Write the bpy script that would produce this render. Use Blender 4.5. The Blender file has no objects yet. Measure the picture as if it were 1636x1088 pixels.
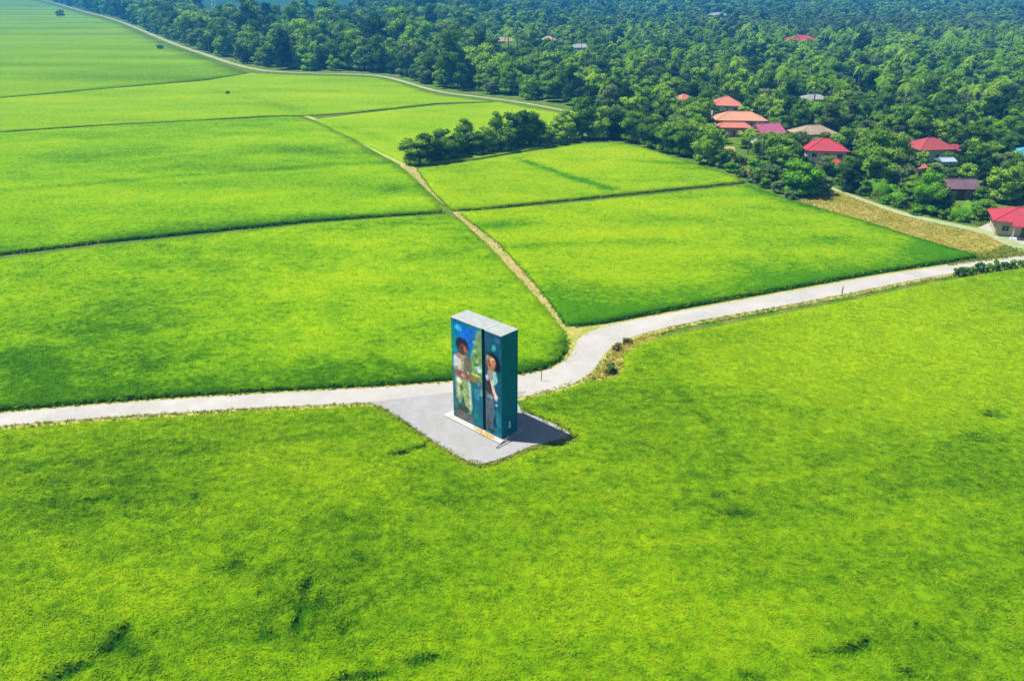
import bpy, math, random
import numpy as np
from mathutils import Vector, Matrix, geometry

# ---------------------------------------------------------------- camera, sky, sun, exposure
sc = bpy.context.scene
C = sc.collection
R = math.radians
F_PX, HOR, CAM_H = 1270.0, -35.0, 46.0
PITCH = math.atan((544 - HOR) / F_PX)
cam = bpy.data.cameras.new('camera')
cam.sensor_width = 36.0
cam.lens = F_PX / 1636 * 36
cam.clip_start, cam.clip_end = 0.5, 12000
camo = bpy.data.objects.new('camera', cam); C.objects.link(camo)
camo.location = (0, 0, CAM_H)
camo.rotation_euler = (math.pi / 2 - PITCH, 0, 0)
sc.camera = camo

SUN_EL, SUN_AZ = R(63), math.atan2(-1, 0.17)          # azimuth measured from +Y towards +X
w = bpy.data.worlds.new('World'); sc.world = w; w.use_nodes = True
nt = w.node_tree
sky = nt.nodes.new('ShaderNodeTexSky'); sky.sky_type = 'NISHITA'; sky.sun_disc = False
sky.sun_elevation = SUN_EL; sky.sun_rotation = SUN_AZ
nt.links.new(sky.outputs[0], nt.nodes['Background'].inputs[0])
nt.nodes['Background'].inputs[1].default_value = 0.055
sl = bpy.data.lights.new('sun', 'SUN'); sl.energy = 5.0; sl.angle = R(0.5); sl.color = (1.0, 0.96, 0.89)
so = bpy.data.objects.new('sun', sl); C.objects.link(so)
sd = Vector((math.sin(SUN_AZ) * math.cos(SUN_EL), math.cos(SUN_AZ) * math.cos(SUN_EL), math.sin(SUN_EL)))
so.rotation_euler = sd.to_track_quat('Z', 'Y').to_euler(); so.location = (0, 0, 300)

sc.view_settings.view_transform = 'Standard'; sc.view_settings.look = 'None'
sc.view_settings.exposure = 0.8; sc.view_settings.gamma = 1.0
sc.render.engine = 'CYCLES'
sc.cycles.use_denoising = True
sc.cycles.max_bounces = 6; sc.cycles.volume_bounces = 0
sc.cycles.transparent_max_bounces = 4

# ---------------------------------------------------------------- helpers
rng = np.random.default_rng(7)
random.seed(7)

def at(px, py, z=0.0):
    """a pixel of the photograph -> point on the horizontal plane z"""
    u = (px - 818) / F_PX; v = -(py - 544) / F_PX
    d = (u, math.cos(PITCH) + v * math.sin(PITCH), -math.sin(PITCH) + v * math.cos(PITCH))
    t = (z - CAM_H) / d[2]
    return (d[0] * t, d[1] * t)

def proj(x, y, z):
    dz = z - CAM_H
    zc = y * math.cos(PITCH) - dz * math.sin(PITCH)
    yc = y * math.sin(PITCH) + dz * math.cos(PITCH)
    return 818 + F_PX * x / zc, 544 - F_PX * yc / zc

def link(name, me, mat=None, parent=None, loc=None, rz=None):
    o = bpy.data.objects.new(name, me); C.objects.link(o)
    if mat is not None and me is not None and len(me.materials) == 0:
        for m in (mat if isinstance(mat, (list, tuple)) else [mat]): me.materials.append(m)
    if parent is not None: o.parent = parent
    if loc is not None: o.location = loc
    if rz is not None: o.rotation_euler = (0, 0, rz)
    return o

def tag(o, label=None, cat=None, group=None, kind=None):
    if label: o['label'] = label
    if cat: o['category'] = cat
    if group: o['group'] = group
    if kind: o['kind'] = kind
    return o

def empty(name, loc, rz=0.0):
    o = bpy.data.objects.new(name, None); C.objects.link(o)
    o.location = loc; o.rotation_euler = (0, 0, rz); o.empty_display_size = 0.5
    return o

def np_mesh(name, V, faces, nper, smooth=False, attrs=None, mi=None):
    """V (n,3); faces flat index array, nper vertices per face (int or array)"""
    me = bpy.data.meshes.new(name)
    V = np.asarray(V, np.float32); F = np.asarray(faces, np.int32).ravel()
    if np.isscalar(nper):
        nf = len(F) // nper; tot = np.full(nf, nper, np.int32)
    else:
        tot = np.asarray(nper, np.int32); nf = len(tot)
    st = np.concatenate([[0], np.cumsum(tot)[:-1]]).astype(np.int32)
    me.vertices.add(len(V)); me.vertices.foreach_set('co', V.ravel())
    me.loops.add(len(F)); me.loops.foreach_set('vertex_index', F)
    me.polygons.add(nf); me.polygons.foreach_set('loop_start', st); me.polygons.foreach_set('loop_total', tot)
    me.polygons.foreach_set('use_smooth', np.full(nf, smooth))
    if mi is not None: me.polygons.foreach_set('material_index', np.asarray(mi, np.int32))
    for k, (typ, a) in (attrs or {}).items():
        at_ = me.attributes.new(k, typ, 'POINT')
        at_.data.foreach_set('value' if typ in ('FLOAT', 'INT') else ('color' if 'COLOR' in typ else 'vector'), np.asarray(a).ravel())
    me.update(calc_edges=True); me.validate()
    return me

class MB:
    """collects simple solids into one mesh"""
    def __init__(s): s.v = []; s.f = []
    def add(s, vs, fs):
        b = len(s.v); s.v += [tuple(q) for q in vs]; s.f += [tuple(i + b for i in f) for f in fs]
        return s
    def box(s, x0, x1, y0, y1, z0, z1, b=0.0):
        vs = [(x, y, z) for z in (z0, z1) for (x, y) in ((x0, y0), (x1, y0), (x1, y1), (x0, y1))]
        return s.add(vs, [(3, 2, 1, 0), (4, 5, 6, 7), (0, 1, 5, 4), (1, 2, 6, 5), (2, 3, 7, 6), (3, 0, 4, 7)])
    def tube(s, pts, rad, n=8):
        rings = []
        for i, p in enumerate(pts):
            p = Vector(p)
            d = (Vector(pts[min(i + 1, len(pts) - 1)]) - Vector(pts[max(i - 1, 0)])).normalized()
            u = d.orthogonal().normalized() if abs(d.z) < .95 else Vector((1, 0, 0)); u = (u - d * u.dot(d)).normalized(); v = d.cross(u)
            r = rad[i] if hasattr(rad, '__len__') else rad
            rings.append([p + (u * math.cos(2 * math.pi * k / n) + v * math.sin(2 * math.pi * k / n)) * r for k in range(n)])
        vs = [q for r_ in rings for q in r_]; fs = []
        for i in range(len(rings) - 1):
            for k in range(n):
                a = i * n + k; b_ = i * n + (k + 1) % n
                fs.append((a, b_, b_ + n, a + n))
        fs.append(tuple(range(n))[::-1]); fs.append(tuple(range(len(vs) - n, len(vs))))
        return s.add(vs, fs)
    def mesh(s, name):
        me = bpy.data.meshes.new(name); me.from_pydata(s.v, [], s.f); me.update(); return me
    def build(s, name, mat, parent=None): return link(name, s.mesh(name), mat, parent)

def _h(ix, iy, seed):
    n = (ix.astype(np.int64) * 374761393 + iy.astype(np.int64) * 668265263 + seed * 1442695041) & 0x7fffffff
    n = ((n ^ (n >> 13)) * 1274126177) & 0x7fffffff
    return ((n ^ (n >> 16)) & 0xffff) / 65535.0
def vn(x, y, seed=0):
    x = np.asarray(x, float); y = np.asarray(y, float)
    ix = np.floor(x).astype(np.int64); iy = np.floor(y).astype(np.int64)
    fx = x - ix; fy = y - iy; fx = fx * fx * (3 - 2 * fx); fy = fy * fy * (3 - 2 * fy)
    a = _h(ix, iy, seed); b = _h(ix + 1, iy, seed); c = _h(ix, iy + 1, seed); d = _h(ix + 1, iy + 1, seed)
    return (a * (1 - fx) + b * fx) * (1 - fy) + (c * (1 - fx) + d * fx) * fy
def fbm(x, y, seed=0, o=3):
    s = 0; a = 1; t = 0
    for k in range(o):
        s = s + a * vn(x * 2 ** k + 13.7 * k, y * 2 ** k - 7.1 * k, seed + k); t += a; a *= .5
    return s / t

def inside(P, poly):
    x, y = P[:, 0], P[:, 1]; r = np.zeros(len(P), bool); n = len(poly); j = n - 1
    for i in range(n):
        xi, yi = poly[i]; xj, yj = poly[j]
        if yi != yj:
            c = ((yi > y) != (yj > y)) & (x < (xj - xi) * (y - yi) / (yj - yi) + xi)
            r ^= c
        j = i
    return r
def segdist(P, a, b):
    a = np.array(a); b = np.array(b); d = b - a
    t = np.clip(((P - a) @ d) / (d @ d), 0, 1)
    return np.linalg.norm(P - (a + t[:, None] * d), axis=1)
def polydist(P, pts, closed=False):
    pts = list(pts) + ([pts[0]] if closed else [])
    return np.min([segdist(P, pts[i], pts[i + 1]) for i in range(len(pts) - 1)], axis=0)
def smooth_poly(pts, n=3):
    """Chaikin corner cutting of an open polyline"""
    pts = [np.array(p, float) for p in pts]
    for _ in range(n):
        q = [pts[0]]
        for a, b in zip(pts[:-1], pts[1:]): q += [a * .75 + b * .25, a * .25 + b * .75]
        pts = q + [pts[-1]]
    return [tuple(p) for p in pts]

# ---------------------------------------------------------------- materials
def mat(name, col=(.5, .5, .5), rough=.85, spec=.2, noise=None, bump=None, metallic=0.0, transl=0.0):
    """noise = list of (scale, colour, amount, detail); bump = (scale, strength, distance)"""
    m = bpy.data.materials.new(name); m.use_nodes = True
    t = m.node_tree; b = t.nodes['Principled BSDF']
    b.inputs['Roughness'].default_value = rough; b.inputs['Specular IOR Level'].default_value = spec
    b.inputs['Metallic'].default_value = metallic
    b.inputs['Base Color'].default_value = (*col, 1)
    g = t.nodes.new('ShaderNodeNewGeometry'); last = None
    for (s, c2, amt, det) in (noise or []):
        n = t.nodes.new('ShaderNodeTexNoise'); n.inputs['Scale'].default_value = s; n.inputs['Detail'].default_value = det
        t.links.new(g.outputs['Position'], n.inputs['Vector'])
        mr = t.nodes.new('ShaderNodeMapRange'); mr.inputs[1].default_value = .38; mr.inputs[2].default_value = .64
        mr.inputs[3].default_value = 0; mr.inputs[4].default_value = amt
        t.links.new(n.outputs[0], mr.inputs[0])
        mx = t.nodes.new('ShaderNodeMix'); mx.data_type = 'RGBA'
        t.links.new(mr.outputs[0], mx.inputs[0])
        if last is None: mx.inputs[6].default_value = (*col, 1)
        else: t.links.new(last, mx.inputs[6])
        mx.inputs[7].default_value = (*c2, 1); last = mx.outputs[2]
    if last is not None: t.links.new(last, b.inputs['Base Color'])
    if bump:
        n = t.nodes.new('ShaderNodeTexNoise'); n.inputs['Scale'].default_value = bump[0]; n.inputs['Detail'].default_value = 4
        t.links.new(g.outputs['Position'], n.inputs['Vector'])
        bp = t.nodes.new('ShaderNodeBump'); bp.inputs['Strength'].default_value = bump[1]; bp.inputs['Distance'].default_value = bump[2]
        t.links.new(n.outputs[0], bp.inputs['Height']); t.links.new(bp.outputs[0], b.inputs['Normal'])
    return m

def crop_mat(name, dark, mid, light, transl=.3):
    """rice: the 'tone' attribute runs dark > mid > light, fine noise on top"""
    m = bpy.data.materials.new(name); m.use_nodes = True
    t = m.node_tree; t.nodes.clear()
    out = t.nodes.new('ShaderNodeOutputMaterial')
    a = t.nodes.new('ShaderNodeAttribute'); a.attribute_name = 'tone'
    g = t.nodes.new('ShaderNodeNewGeometry')
    n = t.nodes.new('ShaderNodeTexNoise'); n.inputs['Scale'].default_value = 1.1; n.inputs['Detail'].default_value = 5
    n.inputs['Roughness'].default_value = .65
    t.links.new(g.outputs['Position'], n.inputs['Vector'])
    mr = t.nodes.new('ShaderNodeMapRange'); mr.inputs[1].default_value = .3; mr.inputs[2].default_value = .7
    mr.inputs[3].default_value = -.26; mr.inputs[4].default_value = .26
    t.links.new(n.outputs[0], mr.inputs[0])
    ad = t.nodes.new('ShaderNodeMath'); ad.operation = 'ADD'
    t.links.new(a.outputs['Fac'], ad.inputs[0]); t.links.new(mr.outputs[0], ad.inputs[1])
    r = t.nodes.new('ShaderNodeValToRGB')
    r.color_ramp.elements[0].position = 0.05; r.color_ramp.elements[0].color = (*dark, 1)
    r.color_ramp.elements[1].position = 0.95; r.color_ramp.elements[1].color = (*light, 1)
    e = r.color_ramp.elements.new(.5); e.color = (*mid, 1)
    t.links.new(ad.outputs[0], r.inputs[0])
    d = t.nodes.new('ShaderNodeBsdfDiffuse'); tr = t.nodes.new('ShaderNodeBsdfTranslucent'); mx = t.nodes.new('ShaderNodeMixShader')
    t.links.new(r.outputs[0], d.inputs[0]); t.links.new(r.outputs[0], tr.inputs[0])
    mx.inputs[0].default_value = transl
    t.links.new(d.outputs[0], mx.inputs[1]); t.links.new(tr.outputs[0], mx.inputs[2]); t.links.new(mx.outputs[0], out.inputs[0])
    return m

def leaf_mat(name, c1, c2, c3, transl=.25, objc=False):
    """foliage: each tree its own tone (random per object / instance), clumps vary with noise"""
    m = bpy.data.materials.new(name); m.use_nodes = True
    t = m.node_tree; t.nodes.clear()
    out = t.nodes.new('ShaderNodeOutputMaterial')
    oi = t.nodes.new('ShaderNodeObjectInfo'); g = t.nodes.new('ShaderNodeNewGeometry')
    n = t.nodes.new('ShaderNodeTexNoise'); n.inputs['Scale'].default_value = .45; n.inputs['Detail'].default_value = 3
    t.links.new(g.outputs['Position'], n.inputs['Vector'])
    mr = t.nodes.new('ShaderNodeMapRange'); mr.inputs[1].default_value = .3; mr.inputs[2].default_value = .7
    mr.inputs[3].default_value = -.2; mr.inputs[4].default_value = .2
    t.links.new(n.outputs[0], mr.inputs[0])
    ad = t.nodes.new('ShaderNodeMath'); ad.operation = 'ADD'
    t.links.new(oi.outputs['Random'], ad.inputs[0]); t.links.new(mr.outputs[0], ad.inputs[1])
    r = t.nodes.new('ShaderNodeValToRGB')
    r.color_ramp.elements[0].position = 0.0; r.color_ramp.elements[0].color = (*c1, 1)
    r.color_ramp.elements[1].position = 1.0; r.color_ramp.elements[1].color = (*c3, 1)
    e = r.color_ramp.elements.new(.55); e.color = (*c2, 1)
    t.links.new(ad.outputs[0], r.inputs[0])
    d = t.nodes.new('ShaderNodeBsdfDiffuse'); tr = t.nodes.new('ShaderNodeBsdfTranslucent'); mx = t.nodes.new('ShaderNodeMixShader')
    t.links.new(r.outputs[0], d.inputs[0]); t.links.new(r.outputs[0], tr.inputs[0]); mx.inputs[0].default_value = transl
    t.links.new(d.outputs[0], mx.inputs[1]); t.links.new(tr.outputs[0], mx.inputs[2]); t.links.new(mx.outputs[0], out.inputs[0])
    return m

M = {}
M['ground'] = mat('ground_soil_and_weeds', (.05, .14, .006), .95, .0,
                  [(.05, (.09, .17, .008), .7, 3), (.35, (.22, .19, .06), .65, 5), (2.5, (.03, .10, .004), .5, 3)], (1.5, .8, .3))
M['verge'] = mat('verge_soil', (.34, .34, .06), .95, .05, [(.5, (.16, .24, .02), .8, 4), (3, (.42, .34, .16), .5, 3)], (3, .6, .1))
M['dirt'] = mat('dirt', (.36, .27, .10), .95, .05, [(.25, (.20, .26, .03), .85, 5), (2.0, (.42, .34, .18), .6, 4)], (3, .6, .08))
M['dirt_green'] = mat('dirt_green', (.30, .36, .08), .95, .05, [(.3, (.18, .30, .02), .7, 5), (2.0, (.40, .38, .15), .4, 4)], (3, .6, .08))
M['concrete'] = mat('road_concrete', (.40, .38, .35), .85, .15, [(.12, (.31, .30, .28), .8, 4), (1.6, (.41, .40, .385), .6, 5), (.4, (.29, .27, .21), .35, 7)], (8, .25, .02))
M['pave'] = mat('pad_concrete', (.285, .285, .29), .85, .1, [(.2, (.24, .245, .25), .8, 4), (1.2, (.32, .32, .32), .6, 5), (.5, (.26, .24, .19), .35, 6)], (8, .25, .02))
M['pale_track'] = mat('pale_track', (.30, .32, .19), .9, .1, [(.04, (.14, .28, .03), .95, 5), (.5, (.38, .36, .26), .5, 4)])
M['plinth'] = mat('plinth_concrete', (.42, .41, .38), .8, .15, [(1.5, (.33, .31, .27), .7, 5)])
M['hill'] = mat('hill_forest', (.03, .10, .06), .95, .0, [(.01, (.04, .13, .07), .8, 4), (.06, (.02, .06, .04), .6, 5)], (.03, .6, 10))
M['bark'] = mat('bark', (.16, .13, .09), .9, .1, [(2, (.28, .25, .2), .6, 4)])
M['leaf'] = leaf_mat('leaves_mixed', (.055, .13, .012), (.14, .28, .02), (.27, .44, .035))
M['leaf_dark'] = leaf_mat('leaves_dark', (.018, .05, .01), (.03, .08, .015), (.045, .11, .02))
M['leaf_fresh'] = leaf_mat('leaves_fresh', (.14, .29, .012), (.20, .40, .018), (.30, .50, .03))
M['leaf_bright'] = leaf_mat('leaves_bright', (.11, .30, .012), (.14, .36, .015), (.18, .42, .02))
M['leaf_lime'] = leaf_mat('leaves_lime', (.22, .36, .015), (.26, .42, .02), (.3, .46, .02))
M['leaf_grey'] = leaf_mat('leaves_greyish', (.08, .14, .04), (.13, .21, .06), (.20, .28, .09))
M['leaf_gold'] = leaf_mat('leaves_golden', (.30, .25, .05), (.28, .26, .06), (.25, .25, .07))
M['dry'] = crop_mat('dry_grass', (.20, .27, .02), (.46, .40, .06), (.62, .52, .16))
M['weeds'] = crop_mat('verge_grass', (.09, .17, .01), (.24, .28, .02), (.46, .40, .12))
M['rice_near'] = crop_mat('rice_near', (.035, .13, .000), (.17, .345, .000), (.32, .48, .001), .34)
M['rice_left'] = crop_mat('rice_left', (.055, .19, .000), (.20, .42, .000), (.38, .56, .001), .4)
M['rice_right'] = crop_mat('rice_right', (.07, .25, .000), (.26, .45, .000), (.42, .56, .000), .4)
M['rice_far'] = crop_mat('rice_far', (.09, .21, .001), (.21, .39, .001), (.36, .48, .01))

# ---------------------------------------------------------------- ground, hills, haze
def plain_sheet(name, poly, z, m, thick=0.0):
    """flat sheet (or slab with sides) from a world polygon"""
    n = len(poly); tris = geometry.tessellate_polygon([[Vector((p[0], p[1], 0)) for p in poly]])
    vs = [(p[0], p[1], z) for p in poly]
    fs = []
    for t in tris:
        a, b, c = [Vector(vs[i]) for i in t]
        fs.append(tuple(t) if (b - a).cross(c - a).z > 0 else tuple(t[::-1]))
    if thick:
        vs += [(p[0], p[1], z - thick) for p in poly]
        area = sum(poly[i][0] * poly[(i + 1) % n][1] - poly[(i + 1) % n][0] * poly[i][1] for i in range(n))
        for i in range(n):
            j = (i + 1) % n
            fs.append((i, i + n, j + n, j) if area > 0 else (i, j, j + n, i + n))
    me = bpy.data.meshes.new(name); me.from_pydata(vs, [], fs); me.update()
    return link(name, me, m)

g = MB(); N = 40; X0, X1, Y0, Y1 = -3200, 3200, -150, 4300
gv = [(X0 + (X1 - X0) * i / N, Y0 + (Y1 - Y0) * j / N, 0) for j in range(N + 1) for i in range(N + 1)]
gf = [(j * (N + 1) + i, j * (N + 1) + i + 1, (j + 1) * (N + 1) + i + 1, (j + 1) * (N + 1) + i) for j in range(N) for i in range(N)]
tag(g.add(gv, gf).build('ground', M['ground']), kind='structure')

def hill_z(x, y):
    x = np.asarray(x, float); y = np.asarray(y, float)
    start = 1120 + 1000 * np.clip((-x - 620) / 200, 0, 1) + 200 * fbm(x / 400, y / 900, 5)
    up = np.clip((y - start) / 900, 0, 1)
    return up * up * (3 - 2 * up) * (50 + 105 * fbm(x / 500, y / 600, 31, 4)) - 2.0
hx = np.linspace(-3100, 3100, 160); hy = np.linspace(1080, 4200, 120)
HX, HY = np.meshgrid(hx, hy); HZ = hill_z(HX, HY)
q = np.arange(160 * 120).reshape(120, 160)
hf = np.stack([q[:-1, :-1], q[:-1, 1:], q[1:, 1:], q[1:, :-1]], -1)
tag(link('hills', np_mesh('hills', np.stack([HX, HY, HZ], -1).reshape(-1, 3), hf, 4, True), M['hill']), kind='structure')

def make_haze():
    m = bpy.data.materials.new('haze_air'); m.use_nodes = True; t = m.node_tree
    t.nodes.remove(t.nodes['Principled BSDF'])
    v = t.nodes.new('ShaderNodeVolumePrincipled')
    v.inputs['Color'].default_value = (.05, .40, .95, 1); v.inputs['Density'].default_value = 0.00038
    v.inputs['Anisotropy'].default_value = 0.0
    t.links.new(v.outputs[0], t.nodes['Material Output'].inputs['Volume'])
    mb = MB().box(-3300, 3300, -250, 4400, -3.5, 185)
    tag(mb.build('haze', m), label='bluish air between the camera and the far hills', cat='haze', kind='stuff')
make_haze()

# ---------------------------------------------------------------- road, pad, tracks
def W_(pts, z=0.0): return [at(p[0], p[1], z) for p in pts]
road_up = smooth_poly(W_([(-420, 703), (-200, 682), (0, 661), (200, 644), (400, 631), (600, 621), (720, 612), (826, 602), (872, 594), (900, 581),
          (915, 565), (921, 548), (930, 536), (962, 523), (1000, 515), (1100, 496), (1200, 478), (1300, 460), (1400, 442), (1500, 427), (1570, 418), (1640, 410), (1760, 398)]), 2)
road_lo = smooth_poly(W_([(-420, 727), (-200, 703), (0, 681), (200, 665), (400, 653), (560, 645), (620, 643), (720, 640), (826, 636), (880, 626), (925, 611), (952, 590), (964, 568),
          (982, 552), (1012, 537), (1100, 516), (1200, 499), (1350, 471), (1500, 440), (1570, 431), (1640, 423), (1760, 410)]), 2)
tag(plain_sheet('road', road_up + road_lo[::-1], .09, M['concrete'], .18), kind='structure')
pad = W_([(588, 644), (612, 652), (645, 672), (702, 712), (745, 736), (766, 743), (798, 735), (850, 713), (908, 700), (913, 691), (880, 674), (832, 655), (824, 640), (842, 626), (720, 628)])
tag(plain_sheet('pavement', pad, .105, M['pave'], .2), kind='structure')
SHOULDER = 1
def strip(pts, w0, w1=None):
    pts = [Vector(p) for p in pts]; w1 = w1 or w0; L = []; Rr = []
    for i, p in enumerate(pts):
        d = (pts[min(i + 1, len(pts) - 1)] - pts[max(i - 1, 0)]).normalized(); n_ = Vector((-d.y, d.x))
        ww = (w0 + (w1 - w0) * i / (len(pts) - 1)) / 2
        L.append(tuple(p + n_ * ww)); Rr.append(tuple(p - n_ * ww))
    return Rr + L[::-1]
tag(plain_sheet('road_shoulder', strip([p for p in road_lo], 1.9), .045, M['verge']), kind='structure')
tag(plain_sheet('road_shoulder', strip([p for p in road_up], 1.3), .04, M['verge']), kind='structure')
path1 = smooth_poly(W_([(925, 542), (905, 522), (880, 492), (840, 444), (790, 390), (740, 345), (700, 310), (668, 283), (648, 264)]), 1)
tag(plain_sheet('path', strip(path1, 1.9, 3.4), .05, M['dirt']), kind='structure')
path2 = smooth_poly(W_([(648, 264), (610, 245), (560, 216), (520, 198), (490, 186), (440, 168), (370, 130)]), 1)
tag(plain_sheet('path', strip(path2, 2.4, 1.6), .04, M['dirt_green']), kind='structure')
tri = W_([(900, 516), (915, 526), (985, 516), (962, 530), (930, 545), (922, 575), (905, 590), (898, 560)])
tag(plain_sheet('road_corner', tri, .06, M['verge']), kind='structure')
far_road = smooth_poly(W_([(925, 181), (905, 178), (850, 167), (780, 157), (700, 148), (640, 129), (605, 121), (560, 119), (470, 117), (400, 112), (320, 85), (270, 68), (190, 33), (130, 18), (80, 3), (20, -9)]), 2)
tag(plain_sheet('track', strip(far_road, 1.9, 4.5), .10, M['pale_track'], .1), kind='structure')
vill_road = smooth_poly(W_([(1325, 300), (1380, 322), (1450, 345), (1520, 360), (1575, 371), (1612, 388), (1660, 408)]), 2)
tag(plain_sheet('village_track', strip(vill_road, 1.6, 3.8), .12, M['pale_track'], .1), kind='structure')
yard = W_([(1560, 366), (1590, 352), (1640, 345), (1760, 360), (1760, 400), (1660, 406), (1625, 396), (1600, 381)])
tag(plain_sheet('yard', yard, .09, M['concrete']), kind='structure')
tag(plain_sheet('village_path', strip(smooth_poly(W_([(1330, 303), (1250, 293), (1200, 275), (1170, 255), (1165, 235)]), 2), 3.0), .06, M['dirt']), kind='structure')

# ---------------------------------------------------------------- crops
ZC = .65
def P(*pts):
    """pixels (x, y) on canopy height; (x, y, 0) on the ground; ('w', x, y) world"""
    out = []
    for p in pts:
        if p[0] == 'w': out.append((p[1], p[2]))
        else: out.append(at(p[0], p[1], ZC if len(p) == 2 else p[2]))
    return out

def blades(name, Px, H, tone, n, hgt, wid, lean, mat_, z0=0.0, seed=1, parent=None):
    """n arched blades per clump, one mesh"""
    r = np.random.default_rng(seed); m = len(Px) * n
    base = np.repeat(Px, n, 0); hh = np.repeat(H, n); tn = np.repeat(tone + r.normal(0, .13, len(tone)), n) + r.normal(0, .10, m)
    a = r.uniform(0, 2 * np.pi, m); h = hgt * r.uniform(.6, 1.25, m); ln = h * lean * r.uniform(.5, 1.5, m)
    dx, dy = np.cos(a), np.sin(a); ta = a + np.pi / 2 + r.uniform(-.6, .6, m); tx, ty = np.cos(ta), np.sin(ta)
    bx = base[:, 0] + dx * .06; by = base[:, 1] + dy * .06; w2 = wid * r.uniform(.6, 1.3, m) / 2
    V = np.empty((m, 5, 3), np.float32)
    V[:, 0] = np.stack([bx - tx * w2, by - ty * w2, hh], -1); V[:, 1] = np.stack([bx + tx * w2, by + ty * w2, hh], -1)
    mxx = bx + dx * ln * .45; myy = by + dy * ln * .45; mz = hh + h * .75
    V[:, 2] = np.stack([mxx + tx * w2, myy + ty * w2, mz], -1); V[:, 3] = np.stack([mxx - tx * w2, myy - ty * w2, mz], -1)
    V[:, 4] = np.stack([bx + dx * ln, by + dy * ln, hh + h * r.uniform(.65, 1.0, m)], -1)
    V[:, :, 2] += z0
    i = np.arange(m)[:, None] * 5
    F = np.concatenate([i + [0, 1, 2, 3], i + [3, 2, 4]], 1)
    tot = np.tile([4, 3], m)
    me = np_mesh(name, V.reshape(-1, 3), F, tot, False, {'tone': ('FLOAT', np.repeat(tn, 5).astype(np.float32))})
    return link(name, me, mat_, parent)

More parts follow.
